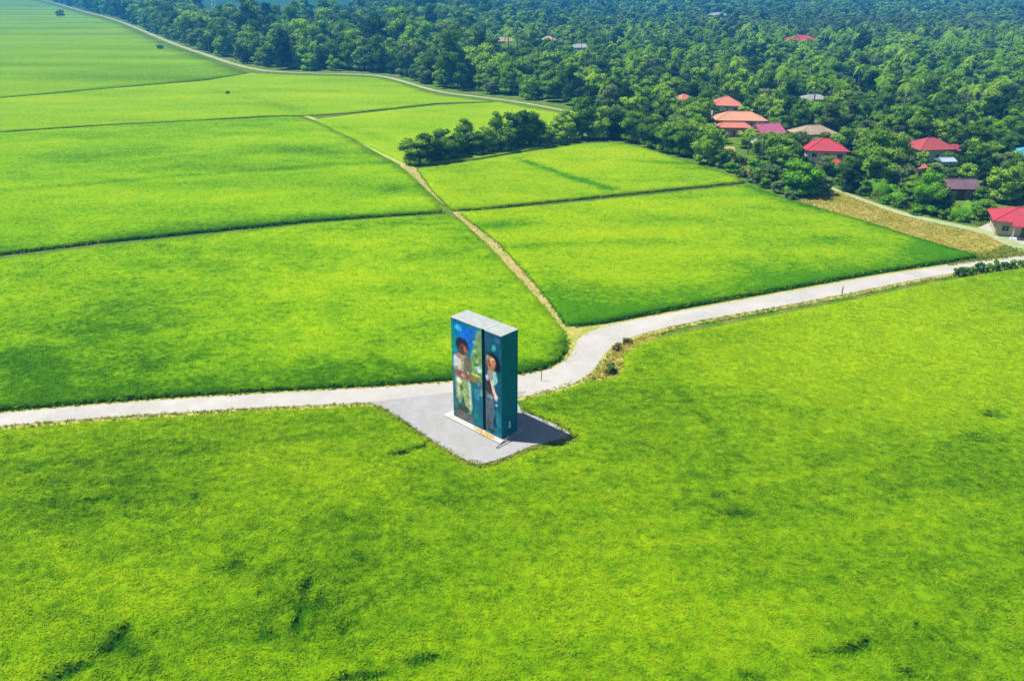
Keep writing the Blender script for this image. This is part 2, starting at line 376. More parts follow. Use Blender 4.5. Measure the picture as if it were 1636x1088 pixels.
def field(name, poly, step, mat_, tone_f, dip_f, dens, label, blade, seed, yfar=400, margin=12, h=ZC, extra=()):
    """a raised sheet of crop canopy with ragged sides, and standing blades on it"""
    x0, y0 = np.min(poly, 0); x1, y1 = np.max(poly, 0)
    # resample edge
    E = []
    for i in range(len(poly)):
        a = np.array(poly[i]); b = np.array(poly[(i + 1) % len(poly)]); k = max(1, int(np.linalg.norm(b - a) / (step * 1.0)))
        for j in range(k): E.append(a + (b - a) * j / k)
    E = np.array(E)
    gx, gy = np.meshgrid(np.arange(x0, x1, step), np.arange(y0, y1, step))
    G = np.stack([gx.ravel(), gy.ravel()], -1) + np.random.default_rng(seed).uniform(-.3, .3, (gx.size, 2)) * step
    G = G[inside(G, poly)]; G = G[polydist(G, [tuple(p) for p in poly], True) > step * .6]
    G = G[(np.abs(G[:, 0]) < G[:, 1] * .72 + 25)] if len(G) else G
    if extra:
        r_ = np.random.default_rng(5); X = []
        for c, rx, ry, a_, an in extra:
            X.append(np.array(at(*c, ZC)) + r_.normal(0, 1, (70, 2)) * max(rx, ry) * .9)
        X = np.concatenate(X); X = X[inside(X, poly)]; X = X[polydist(X, [tuple(p) for p in poly], True) > .4]; G = np.concatenate([G, X])
    pts = [Vector(p) for p in E] + [Vector(p) for p in G]
    ne = len(E)
    r = geometry.delaunay_2d_cdt(pts, [(i, (i + 1) % ne) for i in range(ne)], [], 1, 1e-4)
    V2 = np.array([tuple(v) for v in r[0]]); tris = np.array([f for f in r[2] if len(f) == 3])
    z = h + .10 * (fbm(V2[:, 0] / 1.7, V2[:, 1] / 1.7, seed) - .5) + .16 * (fbm(V2[:, 0] / 9, V2[:, 1] / 9, seed + 4) - .5) - dip_f(V2)
    # winding up
    a, b, c = V2[tris[:, 0]], V2[tris[:, 1]], V2[tris[:, 2]]
    cr = (b[:, 0] - a[:, 0]) * (c[:, 1] - a[:, 1]) - (b[:, 1] - a[:, 1]) * (c[:, 0] - a[:, 0])
    tris[cr < 0] = tris[cr < 0][:, ::-1]
    V = np.concatenate([V2, z[:, None]], 1)
    # skirt along boundary edges
    ed = np.concatenate([tris[:, [0, 1]], tris[:, [1, 2]], tris[:, [2, 0]]])
    key = np.sort(ed, 1); _, inv, cnt = np.unique(key, axis=0, return_inverse=True, return_counts=True)
    be = ed[cnt[inv.ravel()] == 1]
    bv = np.unique(be); mp = {int(v): len(V) + i for i, v in enumerate(bv)}
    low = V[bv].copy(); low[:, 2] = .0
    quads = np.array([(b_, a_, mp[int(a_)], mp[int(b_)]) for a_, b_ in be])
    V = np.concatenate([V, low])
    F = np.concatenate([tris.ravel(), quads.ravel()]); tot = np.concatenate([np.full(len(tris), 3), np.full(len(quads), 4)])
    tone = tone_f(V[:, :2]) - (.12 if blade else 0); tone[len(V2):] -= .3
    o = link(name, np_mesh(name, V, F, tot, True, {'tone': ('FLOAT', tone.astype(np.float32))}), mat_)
    tag(o, label, 'rice field', kind='stuff')
    # blades
    if blade:
        n_cand = int((x1 - x0) * (y1 - y0) * dens)
        rr = np.random.default_rng(seed + 50)
        B = np.stack([rr.uniform(x0, x1, n_cand), rr.uniform(y0, y1, n_cand)], -1)
        B = B[(np.abs(B[:, 0]) < B[:, 1] * .66 + margin) & (B[:, 1] < yfar) & (B[:, 1] > 36)]
        B = B[rr.uniform(0, 1, len(B)) < np.clip((75 / np.maximum(B[:, 1], 1)) ** 1.3, 0, 1)]
        B = B[inside(B, poly)]
        sz = np.clip(B[:, 1] / 75, 1, 3)
        dz = dip_f(B); keep = rr.uniform(0, 1, len(B)) > dz * .8; B = B[keep]; dz = dz[keep]
        zb = h - .20 + .16 * (fbm(B[:, 0] / 9, B[:, 1] / 9, seed + 4) - .5) - dz
        n, hg, wd, ln = blade
        per = []
        for i in range(len(poly)):
            a_ = np.array(poly[i]); b_ = np.array(poly[(i + 1) % len(poly)]); k_ = int(np.linalg.norm(b_ - a_) * 7)
            if min(a_[1], b_[1]) > 230 or max(a_[1], b_[1]) < 40: continue
            for j in range(k_): per.append(a_ + (b_ - a_) * (j + .5) / max(1, k_))
        per = np.array(per) + rr.normal(0, .22, (len(per), 2)); per = per[np.abs(per[:, 0]) < per[:, 1] * .66 + margin]
        B = np.concatenate([B, per]); zb = np.concatenate([zb, rr.uniform(-.05, h - .2, len(per))])
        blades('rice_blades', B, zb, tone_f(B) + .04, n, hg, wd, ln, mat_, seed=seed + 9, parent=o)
    return o

def blob(P_, c, rx, ry, amt, ang=0):
    cx, cy = at(*c, ZC); ca, sa = math.cos(ang), math.sin(ang)
    dx, dy = P_[:, 0] - cx, P_[:, 1] - cy
    u = (dx * ca + dy * sa) / rx; v = (-dx * sa + dy * ca) / ry
    return amt * np.exp(-(u * u + v * v))
def line(P_, pts, wd, amt): return amt * np.exp(-(polydist(P_, W_(pts, ZC)) / wd) ** 2)

nodip = lambda Q: np.zeros(len(Q))
# near field --------------------------------------------------------
near_poly = P((-420, 737), (-200, 712), (0, 688), (120, 678), (200, 672), (400, 659), (560, 651), (588, 650), (612, 659), (640, 677), (697, 716), (740, 741), (764, 750), (800, 742),
              (852, 720), (912, 711), (930, 698), (892, 672), (840, 651), (836, 644), (850, 637), (900, 624), (945, 610), (985, 604), (1000, 585), (998, 568), (1020, 552), (1040, 544),
              (1100, 530), (1200, 511), (1350, 482), (1500, 451), (1600, 434), (1760, 414), ('w', 150, 128), ('w', 150, 30), ('w', -150, 30))
DIPS = (((190, 1018), .7, .5, .55, 0), ((175, 1035), .9, .5, .5, .5), ((120, 1065), 1.3, .5, .45, .5), ((90, 1080), .9, .5, .45, .3), ((200, 1003), .5, .7, .5, 0),
                             ((490, 935), .35, 1.3, .5, 0), ((477, 990), .4, 1.3, .5, .1), ((375, 903), 1.0, .6, .35, .3), ((512, 955), .5, .5, .3, 0),
                             ((432, 1012), .8, .5, .3, .2), ((550, 1000), .4, 1.1, .25, 0), ((665, 1055), .8, .5, .4, .2), ((590, 1077), 1.0, .4, .5, 0), ((690, 1050), .6, .4, .4, 0), ((555, 1080), .8, .4, .4, 0),
                             ((1360, 1036), 1.1, .45, .55, .2), ((1385, 1022), .6, .3, .4, .5), ((1310, 1040), .8, .3, .3, 0), ((1235, 1035), .7, .3, .3, -.6), ((1465, 998), .5, .4, .25, 0),
                             ((1180, 822), .9, .35, .3, .1), ((1590, 661), 1.6, .8, .6, .1), ((1450, 1072), .8, .4, .3, 0), ((1205, 1078), 1.2, .4, .25, 0),
                             ((640, 722), 1.0, .35, .75, .25), ((672, 713), .6, .3, .75, .3), ((145, 798), 1.6, .25, .4, .05), ((85, 800), 1.2, .2, .25, 0), ((205, 795), 1.0, .2, .25, .1))
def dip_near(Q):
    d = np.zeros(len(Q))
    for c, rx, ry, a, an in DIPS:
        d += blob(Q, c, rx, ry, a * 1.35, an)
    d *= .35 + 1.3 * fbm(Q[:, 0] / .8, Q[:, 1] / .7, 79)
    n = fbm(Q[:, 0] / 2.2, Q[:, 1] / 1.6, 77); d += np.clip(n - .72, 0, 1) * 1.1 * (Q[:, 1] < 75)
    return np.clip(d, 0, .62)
def tone_near(Q):
    x, y = Q[:, 0], Q[:, 1]
    t = .58 + .38 * (fbm(x / 26, y / 22, 11) - .5) + .36 * (fbm(x / 7, y / 4, 12) - .5) + .50 * (fbm((x + .12 * y) / 1.9, (y - .12 * x) / .75, 13) - .5)
    t += blob(Q, (1500, 560), 28, 22, .42) + blob(Q, (1250, 590), 22, 14, .18) + blob(Q, (1420, 480), 26, 14, .2)
    t += blob(Q, (130, 790), 8, 6, -.25) + blob(Q, (500, 950), 7, 7, -.30) + blob(Q, (200, 1030), 4, 3, -.3) + blob(Q, (1180, 800), 9, 6, -.13) + blob(Q, (560, 740), 9, 6, .12)
    t += blob(Q, (1500, 760), 14, 4, -.15, .15) + blob(Q, (1050, 960), 12, 6, .15) + blob(Q, (100, 950), 10, 6, .12)
    t += line(Q, [(1060, 600), (1110, 650), (1190, 740)], .7, -.24) + line(Q, [(1090, 740), (1130, 780), (1180, 815)], .5, -.26) + line(Q, [(1260, 735), (1600, 700)], 1.2, -.14) + line(Q, [(900, 880), (1300, 850), (1636, 790)], 1.0, .12) + line(Q, [(1150, 950), (1450, 910), (1700, 850)], .8, -.12) + line(Q, [(0, 745), (300, 720), (560, 690)], .8, -.10) + line(Q, [(700, 820), (1050, 790), (1400, 745)], .9, .10)
    ed = polydist(Q, near_edge); t += .25 * np.exp(-(ed / 1.0) ** 2)
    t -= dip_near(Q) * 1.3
    return t
near_edge = near_poly[:-3]
field('rice_field', near_poly, .9, M['rice_near'], tone_near, dip_near, 17.0,
      'nearest lush green rice field filling the bottom of the view below the road', (9, .34, .06, .75), 3, extra=DIPS)

# left field, beyond the road ----------------------------------------
left_poly = P((-420, 700, 0), (-200, 679, 0), (0, 657, 0), (200, 640, 0), (400, 627, 0), (600, 617, 0), (720, 608, 0), (826, 598, 0), (868, 590, 0), (893, 577, 0), (904, 562, 0), (905, 545), (897, 524),
              (868, 488), (828, 444), (780, 392), (735, 352), (718, 343), (640, 347), (500, 358), (300, 379), (150, 395), (0, 414), (-200, 440), (-420, 470))
def tone_left(Q):
    x, y = Q[:, 0], Q[:, 1]
    t = .56 + .60 * (fbm(x / 30, y / 16, 21) - .5) + .5 * (fbm(x / 9, y / 4.5, 22) - .5) + .6 * (fbm(x / 1.8, y / 1.4, 23) - .5)
    t += blob(Q, (215, 505), 11, 9, -.42) + blob(Q, (60, 600), 12, 8, -.28) + blob(Q, (400, 520), 16, 16, .12) + blob(Q, (640, 430), 16, 14, .08) + blob(Q, (250, 590), 12, 4, -.2)
    ed = polydist(Q, W_([(-420, 703), (0, 661), (400, 631), (720, 612), (870, 594), (912, 565)])); t -= .42 * np.exp(-(ed / 4.5) ** 2)
    t += line(Q, [(905, 530), (868, 488), (780, 392), (718, 343)], 1.2, .15)
    return t
field('rice_field', left_poly, 1.6, M['rice_left'], tone_left, nodip, 9.0,
      'bright green rice field on the left between the road and the long dark ditch', (6, .34, .085, .75), 23)

# right field, below its ditch -----------------------------------------
right_poly = P((736, 339), (760, 337), (900, 326), (1050, 311), (1195, 296), (1240, 312), (1290, 328), (1380, 352), (1460, 378), (1560, 408), (1500, 422, 0), (1400, 437, 0), (1300, 455, 0), (1200, 473, 0), (1100, 491, 0), (1000, 510, 0),
               (960, 517, 0), (918, 521, 0), (905, 515), (888, 490), (848, 440), (798, 386))
def tone_right(Q):
    x, y = Q[:, 0], Q[:, 1]
    t = .66 + .38 * (fbm(x / 24, y / 18, 31) - .5) + .50 * (fbm(x / 13, y / 6, 32) - .5) + .35 * (fbm(x / 2.2, y / 2, 33) - .5)
    ed = polydist(Q, W_([(1560, 408), (1500, 424), (1300, 458), (1100, 493), (1000, 512), (918, 523)])); t -= .50 * np.exp(-(ed / 6) ** 2)
    ed = polydist(Q, W_([(1195, 297), (1290, 325), (1380, 348), (1560, 408)], .6)); t -= .45 * np.exp(-(ed / 4) ** 2)
    t += blob(Q, (940, 495), 8, 9, -.4) + blob(Q, (1240, 440), 9, 8, -.3) + blob(Q, (1330, 380), 6, 4, -.3) + blob(Q, (800, 360), 7, 5, -.45) + blob(Q, (900, 390), 18, 2.2, -.35, .15) + blob(Q, (1080, 350), 10, 2, -.2, .1)
    t += blob(Q, (880, 450), 5, 9, -.25) + blob(Q, (1480, 400), 10, 6, -.35)
    return t
field('rice_field', right_poly, 1.6, M['rice_right'], tone_right, nodip, 5.0,
      'yellow green rice field with dark green rim, right of the dirt path and above the road', (6, .34, .09, .75), 43)

# upper right field -------------------------------------------------
ur_poly = P((668, 270), (700, 266), (760, 257), (820, 247), (880, 238), (930, 230), (985, 228), (1030, 236), (1090, 256), (1150, 274), (1190, 289), (1050, 303), (900, 318), (770, 331), (722, 334), (692, 303))
def tone_ur(Q):
    x, y = Q[:, 0], Q[:, 1]
    t = .62 + .45 * (fbm(x / 22, y / 16, 51) - .5) + .45 * (fbm(x / 10, y / 5, 52) - .5) + .3 * (fbm(x / 2.5, y / 2.5, 53) - .5)
    t += line(Q, [(830, 254), (900, 278), (975, 302)], 1.3, -.65) + line(Q, [(1000, 256), (1100, 262)], 1.5, -.25) + line(Q, [(900, 238), (1000, 240)], 2, .1)
    return t
field('rice_field', ur_poly, 2.2, M['rice_right'], tone_ur, lambda Q: -line(Q, [(850, 262), (900, 278), (965, 299)], .8, -.3), 4.0,
      'small yellow green rice field just below the hedge of dark trees, with a dark diagonal furrow', (5, .34, .10, .75), 63)

# second left field ---------------------------------------------------
l2_poly = P((-420, 454), (-200, 425), (0, 403), (150, 385), (300, 370), (500, 350), (640, 340), (706, 336), (688, 310), (664, 287), (642, 268), (606, 248), (556, 220), (514, 199), (484, 188), (464, 186), (300, 194), (150, 202), (0, 212), (-200, 226), (-420, 243))
def tone_l2(Q):
    x, y = Q[:, 0], Q[:, 1]
    t = .62 + .50 * (fbm(x / 45, y / 22, 71) - .5) + .50 * (fbm(x / 22, y / 7, 72) - .5) + .35 * (fbm(x / 3.5, y / 2.5, 73) - .5)
    ed = polydist(Q, W_([(-420, 454), (0, 403), (300, 370), (500, 350), (640, 340), (702, 336)], .6)); t -= .35 * np.exp(-(ed / 5) ** 2)
    t += line(Q, [(640, 258), (520, 264), (300, 280), (0, 305)], 2.0, -.30) + blob(Q, (630, 300), 7, 5, -.4) + blob(Q, (480, 240), 14, 8, -.2) + blob(Q, (150, 250), 16, 8, -.25) + blob(Q, (560, 215), 12, 16, .15)
    t += blob(Q, (60, 350), 14, 8, -.2)
    return t
field('rice_field', l2_poly, 2.4, M['rice_left'], tone_l2, nodip, 4.0,
      'wide light green rice field on the left above the long dark ditch', (5, .32, .11, .75), 83)

# triangular field between path and forest ----------------------------
tr_poly = P((502, 190), (560, 182.5), (700, 167), (800, 162), (905, 181), (925, 190), (925, 222), (880, 232), (760, 252), (655, 262), (620, 246), (570, 222), (530, 204))
def tone_tr(Q):
    x, y = Q[:, 0], Q[:, 1]
    t = .62 + .4 * (fbm(x / 35, y / 18, 91) - .5) + .45 * (fbm(x / 16, y / 7, 92) - .5)
    return t + line(Q, [(530, 200), (600, 215), (640, 230)], 2.5, -.2)
field('rice_field', tr_poly, 3.0, M['rice_far'], tone_tr, nodip, 0,
      'green rice field behind the hedge of dark trees, right of the dirt path', None, 93, h=.35)
# upper fields ----------------------------------------------------------
up_poly = P((-420, 240), (-200, 223), (0, 209), (150, 199), (300, 191.5), (440, 183.5), (495, 183), (560, 179), (700, 164), (790, 161.5), (700, 151), (640, 132), (605, 123.5), (560, 121.5), (470, 119.5), (402, 116), (330, 128), (150, 143), (0, 156), (-200, 172), (-420, 188))
def tone_up(Q):
    x, y = Q[:, 0], Q[:, 1]
    return .52 + .45 * (fbm(x / 60, y / 20, 101) - .5) + .5 * (fbm(x / 28, y / 8, 102) - .5) + line(Q, [(330, 140), (420, 160), (500, 185)], 3, -.15) + blob(Q, (450, 150), 40, 12, .2)
field('rice_field', up_poly, 4.0, M['rice_far'], tone_up, nodip, 0,
      'light green rice field far left between two thin dark banks', None, 103, h=.35)
far_poly = P((-420, 187), (-200, 171), (0, 155), (150, 142), (330, 127), (398, 117), (316, 88), (267, 71), (227, 52.5), (188, 35.5), (127, 20), (77, 5), (20, -6), ('w', -1500, 2500), ('w', -2300, 2500))
def tone_far(Q):
    x, y = Q[:, 0], Q[:, 1]
    return .42 + .35 * (fbm(x / 150, y / 40, 111) - .5) + .55 * (fbm(x / 90, y / 22, 112) - .5) + blob(Q, (150, 120), 60, 30, -.15)
field('rice_field', far_poly, 12.0, M['rice_far'], tone_far, nodip, 0,
      'hazy pale green rice field running to the top left corner', None, 113, h=.35)

# dry grass and verges ----------------------------------------------------
def grass_patch(name, poly, dens, mat_, label, blade, seed, tb=.5):
    x0, y0 = np.min(poly, 0); x1, y1 = np.max(poly, 0); r = np.random.default_rng(seed)
    n = int((x1 - x0) * (y1 - y0) * dens)
    B = np.stack([r.uniform(x0, x1, n), r.uniform(y0, y1, n)], -1); B = B[inside(B, poly)]
    tn = tb + .7 * (fbm(B[:, 0] / 4, B[:, 1] / 4, seed) - .5) + .4 * (fbm(B[:, 0], B[:, 1], seed + 3) - .5)
    o = blades(name, B, np.zeros(len(B)), tn, *blade, mat_, seed=seed)
    return tag(o, label, 'grass', kind='stuff')
dry_poly = W_([(1275, 320), (1335, 306), (1450, 349), (1520, 365), (1575, 376), (1605, 392), (1590, 400), (1560, 406), (1460, 380), (1380, 356)])
grass_patch('dry_grass', dry_poly, 9, M['dry'], 'dry straw coloured grass strip between the right rice field and the village track', (7, .30, .08, .9), 5, .6)
tag(plain_sheet('verge', dry_poly, .03, M['verge']), kind='structure')
def verge_band(pts, wd, dens, label, seed, tb=.5, blade=(6, .25, .07, .9)):
    poly = strip(smooth_poly(W_(pts), 1), wd)
    return grass_patch('verge_grass', poly, dens, M['weeds'], label, blade, seed, tb)
verge_band([(-300, 716), (0, 684), (200, 668), (400, 656), (560, 648), (600, 648)], 1.0, 9, 'yellowish grass edge along the lower side of the left road', 11)
verge_band([(600, 648), (643, 675), (700, 715), (765, 747), (800, 739), (852, 716), (912, 703), (918, 692), (884, 673), (834, 653)], .9, 10, 'yellowish grass fringe around the paved pad', 12, .55)
verge_band([(838, 640), (900, 620), (945, 606), (970, 575), (1015, 542), (1100, 519), (1200, 502), (1350, 474), (1500, 443), (1700, 420)], 1.3, 8, 'brownish grass fringe below the right road', 13, .62)
bend = W_([(940, 608), (962, 590), (968, 570), (985, 554), (1015, 541), (1060, 531), (1050, 545), (1010, 560), (1000, 590), (985, 608)])
grass_patch('dry_grass', bend, 9, M['dry'], 'dry tan grass patch inside the bend of the road', (7, .35, .09, .8), 14, .6)
tag(plain_sheet('verge', bend, .035, M['verge']), kind='structure')
grass_patch('dry_grass', tri, 5, M['dry'], 'dry grass corner where the dirt path meets the road', (5, .15, .07, .9), 15, .65)
verge_band([(905, 522), (880, 492), (840, 444), (790, 390), (740, 345), (700, 310), (650, 266)], 2.6, 3, 'sparse grass growing on the dirt path', 16, .55, (5, .15, .07, .9))
scrub = W_([(1150, 264), (1190, 283), (1240, 303), (1290, 316), (1330, 303), (1262, 290), (1215, 272), (1185, 250), (1165, 240)])
grass_patch('verge_grass', scrub, 7, M['weeds'], 'rough yellow green weeds beside the tan village path', (6, .35, .09, .8), 18, .45)
vside = W_([(1345, 300), (1390, 318), (1450, 338), (1520, 353), (1570, 362), (1590, 350), (1540, 330), (1470, 318), (1400, 296)])
grass_patch('verge_grass', vside, 5, M['weeds'], 'rough grass on the village side of the track', (6, .35, .09, .8), 19, .3)
mid_bank = W_([(1560, 408), (1600, 394), (1640, 398), (1760, 392), (1760, 398), (1640, 410), (1510, 426)])
grass_patch('verge_grass', mid_bank, 6, M['weeds'], 'grassy wedge between the road and the village track', (6, .3, .1, .8), 17, .5)

# ---------------------------------------------------------------- mural tower
def make_tower():
    A = Vector(at(720.7, 508.3, 12.35)); B = Vector(at(800, 540.5, 12.35))
    ang = R(-43.2)
    Lw = (B - A).length
    ux = Vector((math.cos(ang), math.sin(ang)))
    org = (A + B) / 2 - ux * Lw / 2                      # front left corner
    root = empty('mural_tower', (org.x, org.y, .105), ang)
    tag(root, 'tall teal tower of upright containers with a two part mural of children', 'mural tower')
    W1, G, D, Hh = 4.76, .46, 2.52, 12.19
    W2 = Lw - W1 - G
    z0 = .16
    body = mat('teal_paint', (.002, .20, .26), .6, .1, [(.6, (.002, .17, .22), .7, 3), (.25, (.004, .22, .33), .6, 3), (1.7, (.02, .12, .13), .35, 6)])
    white = mat('roof_paint', (.37, .40, .39), .6, .3, [(1.2, (.28, .31, .29), .8, 4), (6, (.33, .33, .31), .5, 3)])
    dark = mat('gap_shade_black', (.006, .009, .010), .8, .1)  # near-black: shade of the gap put into the colour
    pl = MB().box(-1.0, Lw + .5, -.75, D + .6, 0, z0 - .006).build('plinth', M['plinth'], root)
    def container(x0, x1, name='container'):
        m = MB(); t = .12
        # frame: corner posts and end rails
        for xx in (x0, x1 - t):
            for yy in (0, D - t): m.box(xx, xx + t, yy, yy + t, z0, z0 + Hh)
        for zz in (z0 + .003, z0 + Hh - t - .003):
            m.box(x0 + t, x1 - t, .003, t, zz, zz + t); m.box(x0 + t, x1 - t, D - t, D - .003, zz, zz + t)
            m.box(x0 + .003, x0 + t - .003, t, D - t, zz, zz + t); m.box(x1 - t + .003, x1 - .003, t, D - t, zz, zz + t)
        f = m.build(name, body, root)
        # corrugated side and rear sheets (ribs run across, as on a container stood on end)
        def corr(p0, p1, out, ha, hb):
            p0 = Vector(p0); p1 = Vector(p1); o_ = Vector(out); prof = []
            z = ha
            while z < hb - .01:
                for dz, d in ((0, .0), (.09, .0), (.14, -.036), (.23, -.036), (.28, 0)):
                    if z + dz <= hb: prof.append((z + dz, d))
                z += .28
            vs = []; fs = []
            for z, d in prof: vs += [(*(p0 + o_ * d), z), (*(p1 + o_ * d), z)]
            for i in range(len(prof) - 1): fs.append((2 * i, 2 * i + 1, 2 * i + 3, 2 * i + 2))
            return vs, fs
        mm = MB()
        for p0, p1, o_ in (((x1 - .02, t), (x1 - .02, D - t), (1, 0)), ((x1 - t, D - .02), (x0 + t, D - .02), (0, 1)), ((x0 + .02, D - t), (x0 + .02, t), (-1, 0))):
            mm.add(*corr(p0, p1, o_, z0 + t, z0 + Hh - t))
        mm.box(x0 + .08, x1 - .08, .06, D - .08, z0 + .02, z0 + Hh - .02)
        mm.build('side_sheet', body, f)
        # end cap: pale doors with lock bars and seams
        rc = MB().box(x0 - .03, x1 + .03, -.03, D + .03, z0 + Hh, z0 + Hh + .10)
        roof = rc.build('roof', white, root)
        rb = MB(); n = max(1, round((x1 - x0) / 2.4)); wv = (x1 - x0) / n
        for k in range(n):
            for j in range(7): 
                yy = .2 + j * (D - .5) / 6
                rb.box(x0 + k * wv + .12, x0 + (k + 1) * wv - .12, yy, yy + .10, z0 + Hh + .10, z0 + Hh + .14)
        rb.build('roof_rib', white, roof)
        return f
    container(0, W1); container(W1 + G, Lw)
    MB().box(W1 + .004, W1 + G - .004, .09, D - .1, z0, z0 + Hh - .01).build('gap_shade_panel', dark, root)  # added filler, painted dark to stand for the shade between the containers
    MB().box(W1 - .02, W1 + G + .02, .0, D, z0 + Hh + .102, z0 + Hh + .13).build('roof_strip', white, root)
    # murals: paint on sheet steel, colour per grid point
    def grid_paint(name, x0, x1, nx, nz, fn, parent, frame):
        u = np.linspace(0, 1, nx); v = np.linspace(0, 1, nz); U, Vv = np.meshgrid(u, v)
        col = fn(U, Vv)
        for _ in range(1):
            p_ = np.pad(col, ((1, 1), (1, 1), (0, 0)), 'edge'); col = sum(p_[i:i + nz, j:j + nx] for i in (0, 1, 2) for j in (0, 1, 2)) / 9
        col = col * (.55 + .75 * np.clip(col.mean(-1, keepdims=True) * 2.2, 0, 1))
        col = col * (1 + .5 * (fbm(U * nx / 3, Vv * nz / 3, 333, 2)[..., None] - .5))
        pos = frame(U, Vv)
        q = np.arange(nx * nz).reshape(nz, nx)
        f = np.stack([q[:-1, :-1], q[1:, :-1], q[1:, 1:], q[:-1, 1:]], -1)
        rgba = np.concatenate([np.clip(col, 0, 1), np.ones(col.shape[:2] + (1,))], -1).reshape(-1, 4)
        me = np_mesh(name, pos.reshape(-1, 3), f, 4, False, {'paint': ('FLOAT_COLOR', rgba.astype(np.float32))})
        m = bpy.data.materials.new(name + '_paint'); m.use_nodes = True; t = m.node_tree; b = t.nodes['Principled BSDF']
        a = t.nodes.new('ShaderNodeAttribute'); a.attribute_name = 'paint'
        b.inputs['Roughness'].default_value = .6; b.inputs['Specular IOR Level'].default_value = .2
        t.links.new(a.outputs['Color'], b.inputs['Base Color'])
        return link(name, me, m, parent)
    def L(c): 
        c = np.array(c) / 255.0
        return np.where(c < .04045, c / 12.92, ((c + .055) / 1.055) ** 2.4)
    def ell(col, U, V, cu, cv, ru, rv, c, asp=1, ang=0, soft=.18):
        du = U - cu; dv = (V - cv) * asp; ca, sa = math.cos(ang), math.sin(ang)
        d = np.sqrt(((du * ca + dv * sa) / ru) ** 2 + ((-du * sa + dv * ca) / (rv * asp)) ** 2)
        a = np.clip((1 + soft - d) / (2 * soft), 0, 1)[..., None]
        return col * (1 - a) + L(c) * a
    def pol(col, U, V, pts, c):
        P_ = np.stack([U.ravel(), V.ravel()], -1); m_ = inside(P_, pts).reshape(U.shape)[..., None]
        return np.where(m_, L(c), col)
    def bg(U, V, top, mid, bot, seed):
        n = fbm(U * 5, V * 12, seed)[..., None] - .5
        a = np.clip(V * 2, 0, 1)[..., None]; b = np.clip(V * 2 - 1, 0, 1)[..., None]
        return np.clip((L(top) * (1 - a) + L(mid) * a) * (1 - b) + L(bot) * b + n * .05, 0, 1)
    def left_paint(U, V):
        asp = 12.1 / 4.9
        e = lambda c_, *a, **k: ell(c_, U, V, *a, asp=asp, **k)
        c = bg(U, V, (0, 120, 190), (30, 135, 140), (25, 105, 120), 301)
        c = e(c, .62, .14, .38, .10, (15, 110, 225)); c = e(c, .25, .07, .12, .03, (60, 165, 225))
        c = e(c, .02, .25, .13, .22, (20, 150, 150))
        # big pale green leaf / kite edge from top right to the shoulder
        c = pol(c, U, V, [(.86, .03), (1, 0), (1, .52), (.55, .52), (.6, .34)], (130, 165, 95))
        c = pol(c, U, V, [(.84, .05), (.93, .03), (.66, .40), (.58, .38)], (110, 160, 150))
        for k in range(9):
            c = e(c, .72 + .03 * (k % 3) + .015 * k, .10 + .045 * k, .07, .012, (165, 195, 110) if k % 2 else (90, 130, 75), ang=-.6)
        # child one: hair, face, neck
        c = e(c, .36, .225, .22, .068, (52, 36, 48)); c = e(c, .30, .205, .13, .04, (38, 44, 62))
        c = e(c, .40, .262, .135, .050, (150, 82, 70)); c = e(c, .35, .272, .07, .03, (112, 60, 50)); c = e(c, .45, .262, .05, .022, (205, 110, 115)); c = e(c, .36, .30, .09, .022, (120, 66, 46))
        c = e(c, .35, .252, .022, .006, (30, 20, 22)); c = e(c, .47, .252, .022, .006, (30, 20, 22)); c = e(c, .42, .283, .04, .005, (110, 40, 45))
        # shirt, sleeve, arms
        c = pol(c, U, V, [(.10, .36), (.22, .32), (.48, .32), (.62, .38), (.60, .50), (.55, .60), (.12, .60), (.06, .46)], (172, 158, 135))
        c = pol(c, U, V, [(.40, .34), (.5, .33), (.52, .56), (.38, .56)], (140, 124, 98)); c = e(c, .24, .42, .07, .05, (196, 188, 172))
        c = pol(c, U, V, [(.06, .36), (.2, .33), (.2, .44), (.05, .47)], (205, 200, 215))
        c = pol(c, U, V, [(.5, .30), (.66, .33), (.66, .47), (.50, .47)], (128, 122, 92))
        c = e(c, .22, .345, .09, .022, (190, 120, 130))
        c = pol(c, U, V, [(.08, .49), (.62, .50), (.66, .54), (.3, .56), (.08, .545)], (158, 92, 96))
        c = e(c, .72, .505, .17, .042, (150, 140, 60)); c = e(c, .66, .53, .10, .022, (175, 115, 60)); c = e(c, .8, .47, .16, .012, (185, 205, 120)); c = e(c, .9, .40, .09, .028, (200, 215, 225)); c = e(c, .80, .41, .05, .03, (150, 170, 150))
        c = e(c, .36, .53, .07, .018, (215, 150, 140)); c = e(c, .90, .545, .09, .02, (120, 110, 160))
        # trousers and legs
        c = pol(c, U, V, [(.08, .56), (.60, .57), (.66, .82), (.60, .90), (.44, .90), (.36, .70), (.26, .84), (.12, .82)], (142, 160, 118))
        c = e(c, .20, .70, .06, .08, (176, 190, 150)); c = e(c, .58, .70, .05, .09, (96, 118, 84))
        c = pol(c, U, V, [(.22, .58), (.40, .58), (.52, .84), (.44, .85)], (150, 180, 100))
        c = pol(c, U, V, [(.52, .57), (.62, .58), (.62, .86), (.56, .86)], (170, 186, 158))
        c = e(c, .22, .60, .09, .03, (220, 225, 195)); c = e(c, .30, .66, .07, .03, (115, 125, 75)); c = e(c, .46, .83, .03, .035, (195, 145, 130))
        c = e(c, .32, .875, .24, .04, (62, 92, 66)); c = e(c, .10, .84, .10, .06, (70, 125, 115)); c = e(c, .42, .955, .36, .045, (110, 112, 108)); c = e(c, .22, .93, .12, .03, (120, 92, 88))
        # teal background on the right foot
        c = pol(c, U, V, [(.67, .575), (1, .57), (1, 1), (.67, 1)], (18, 118, 138))
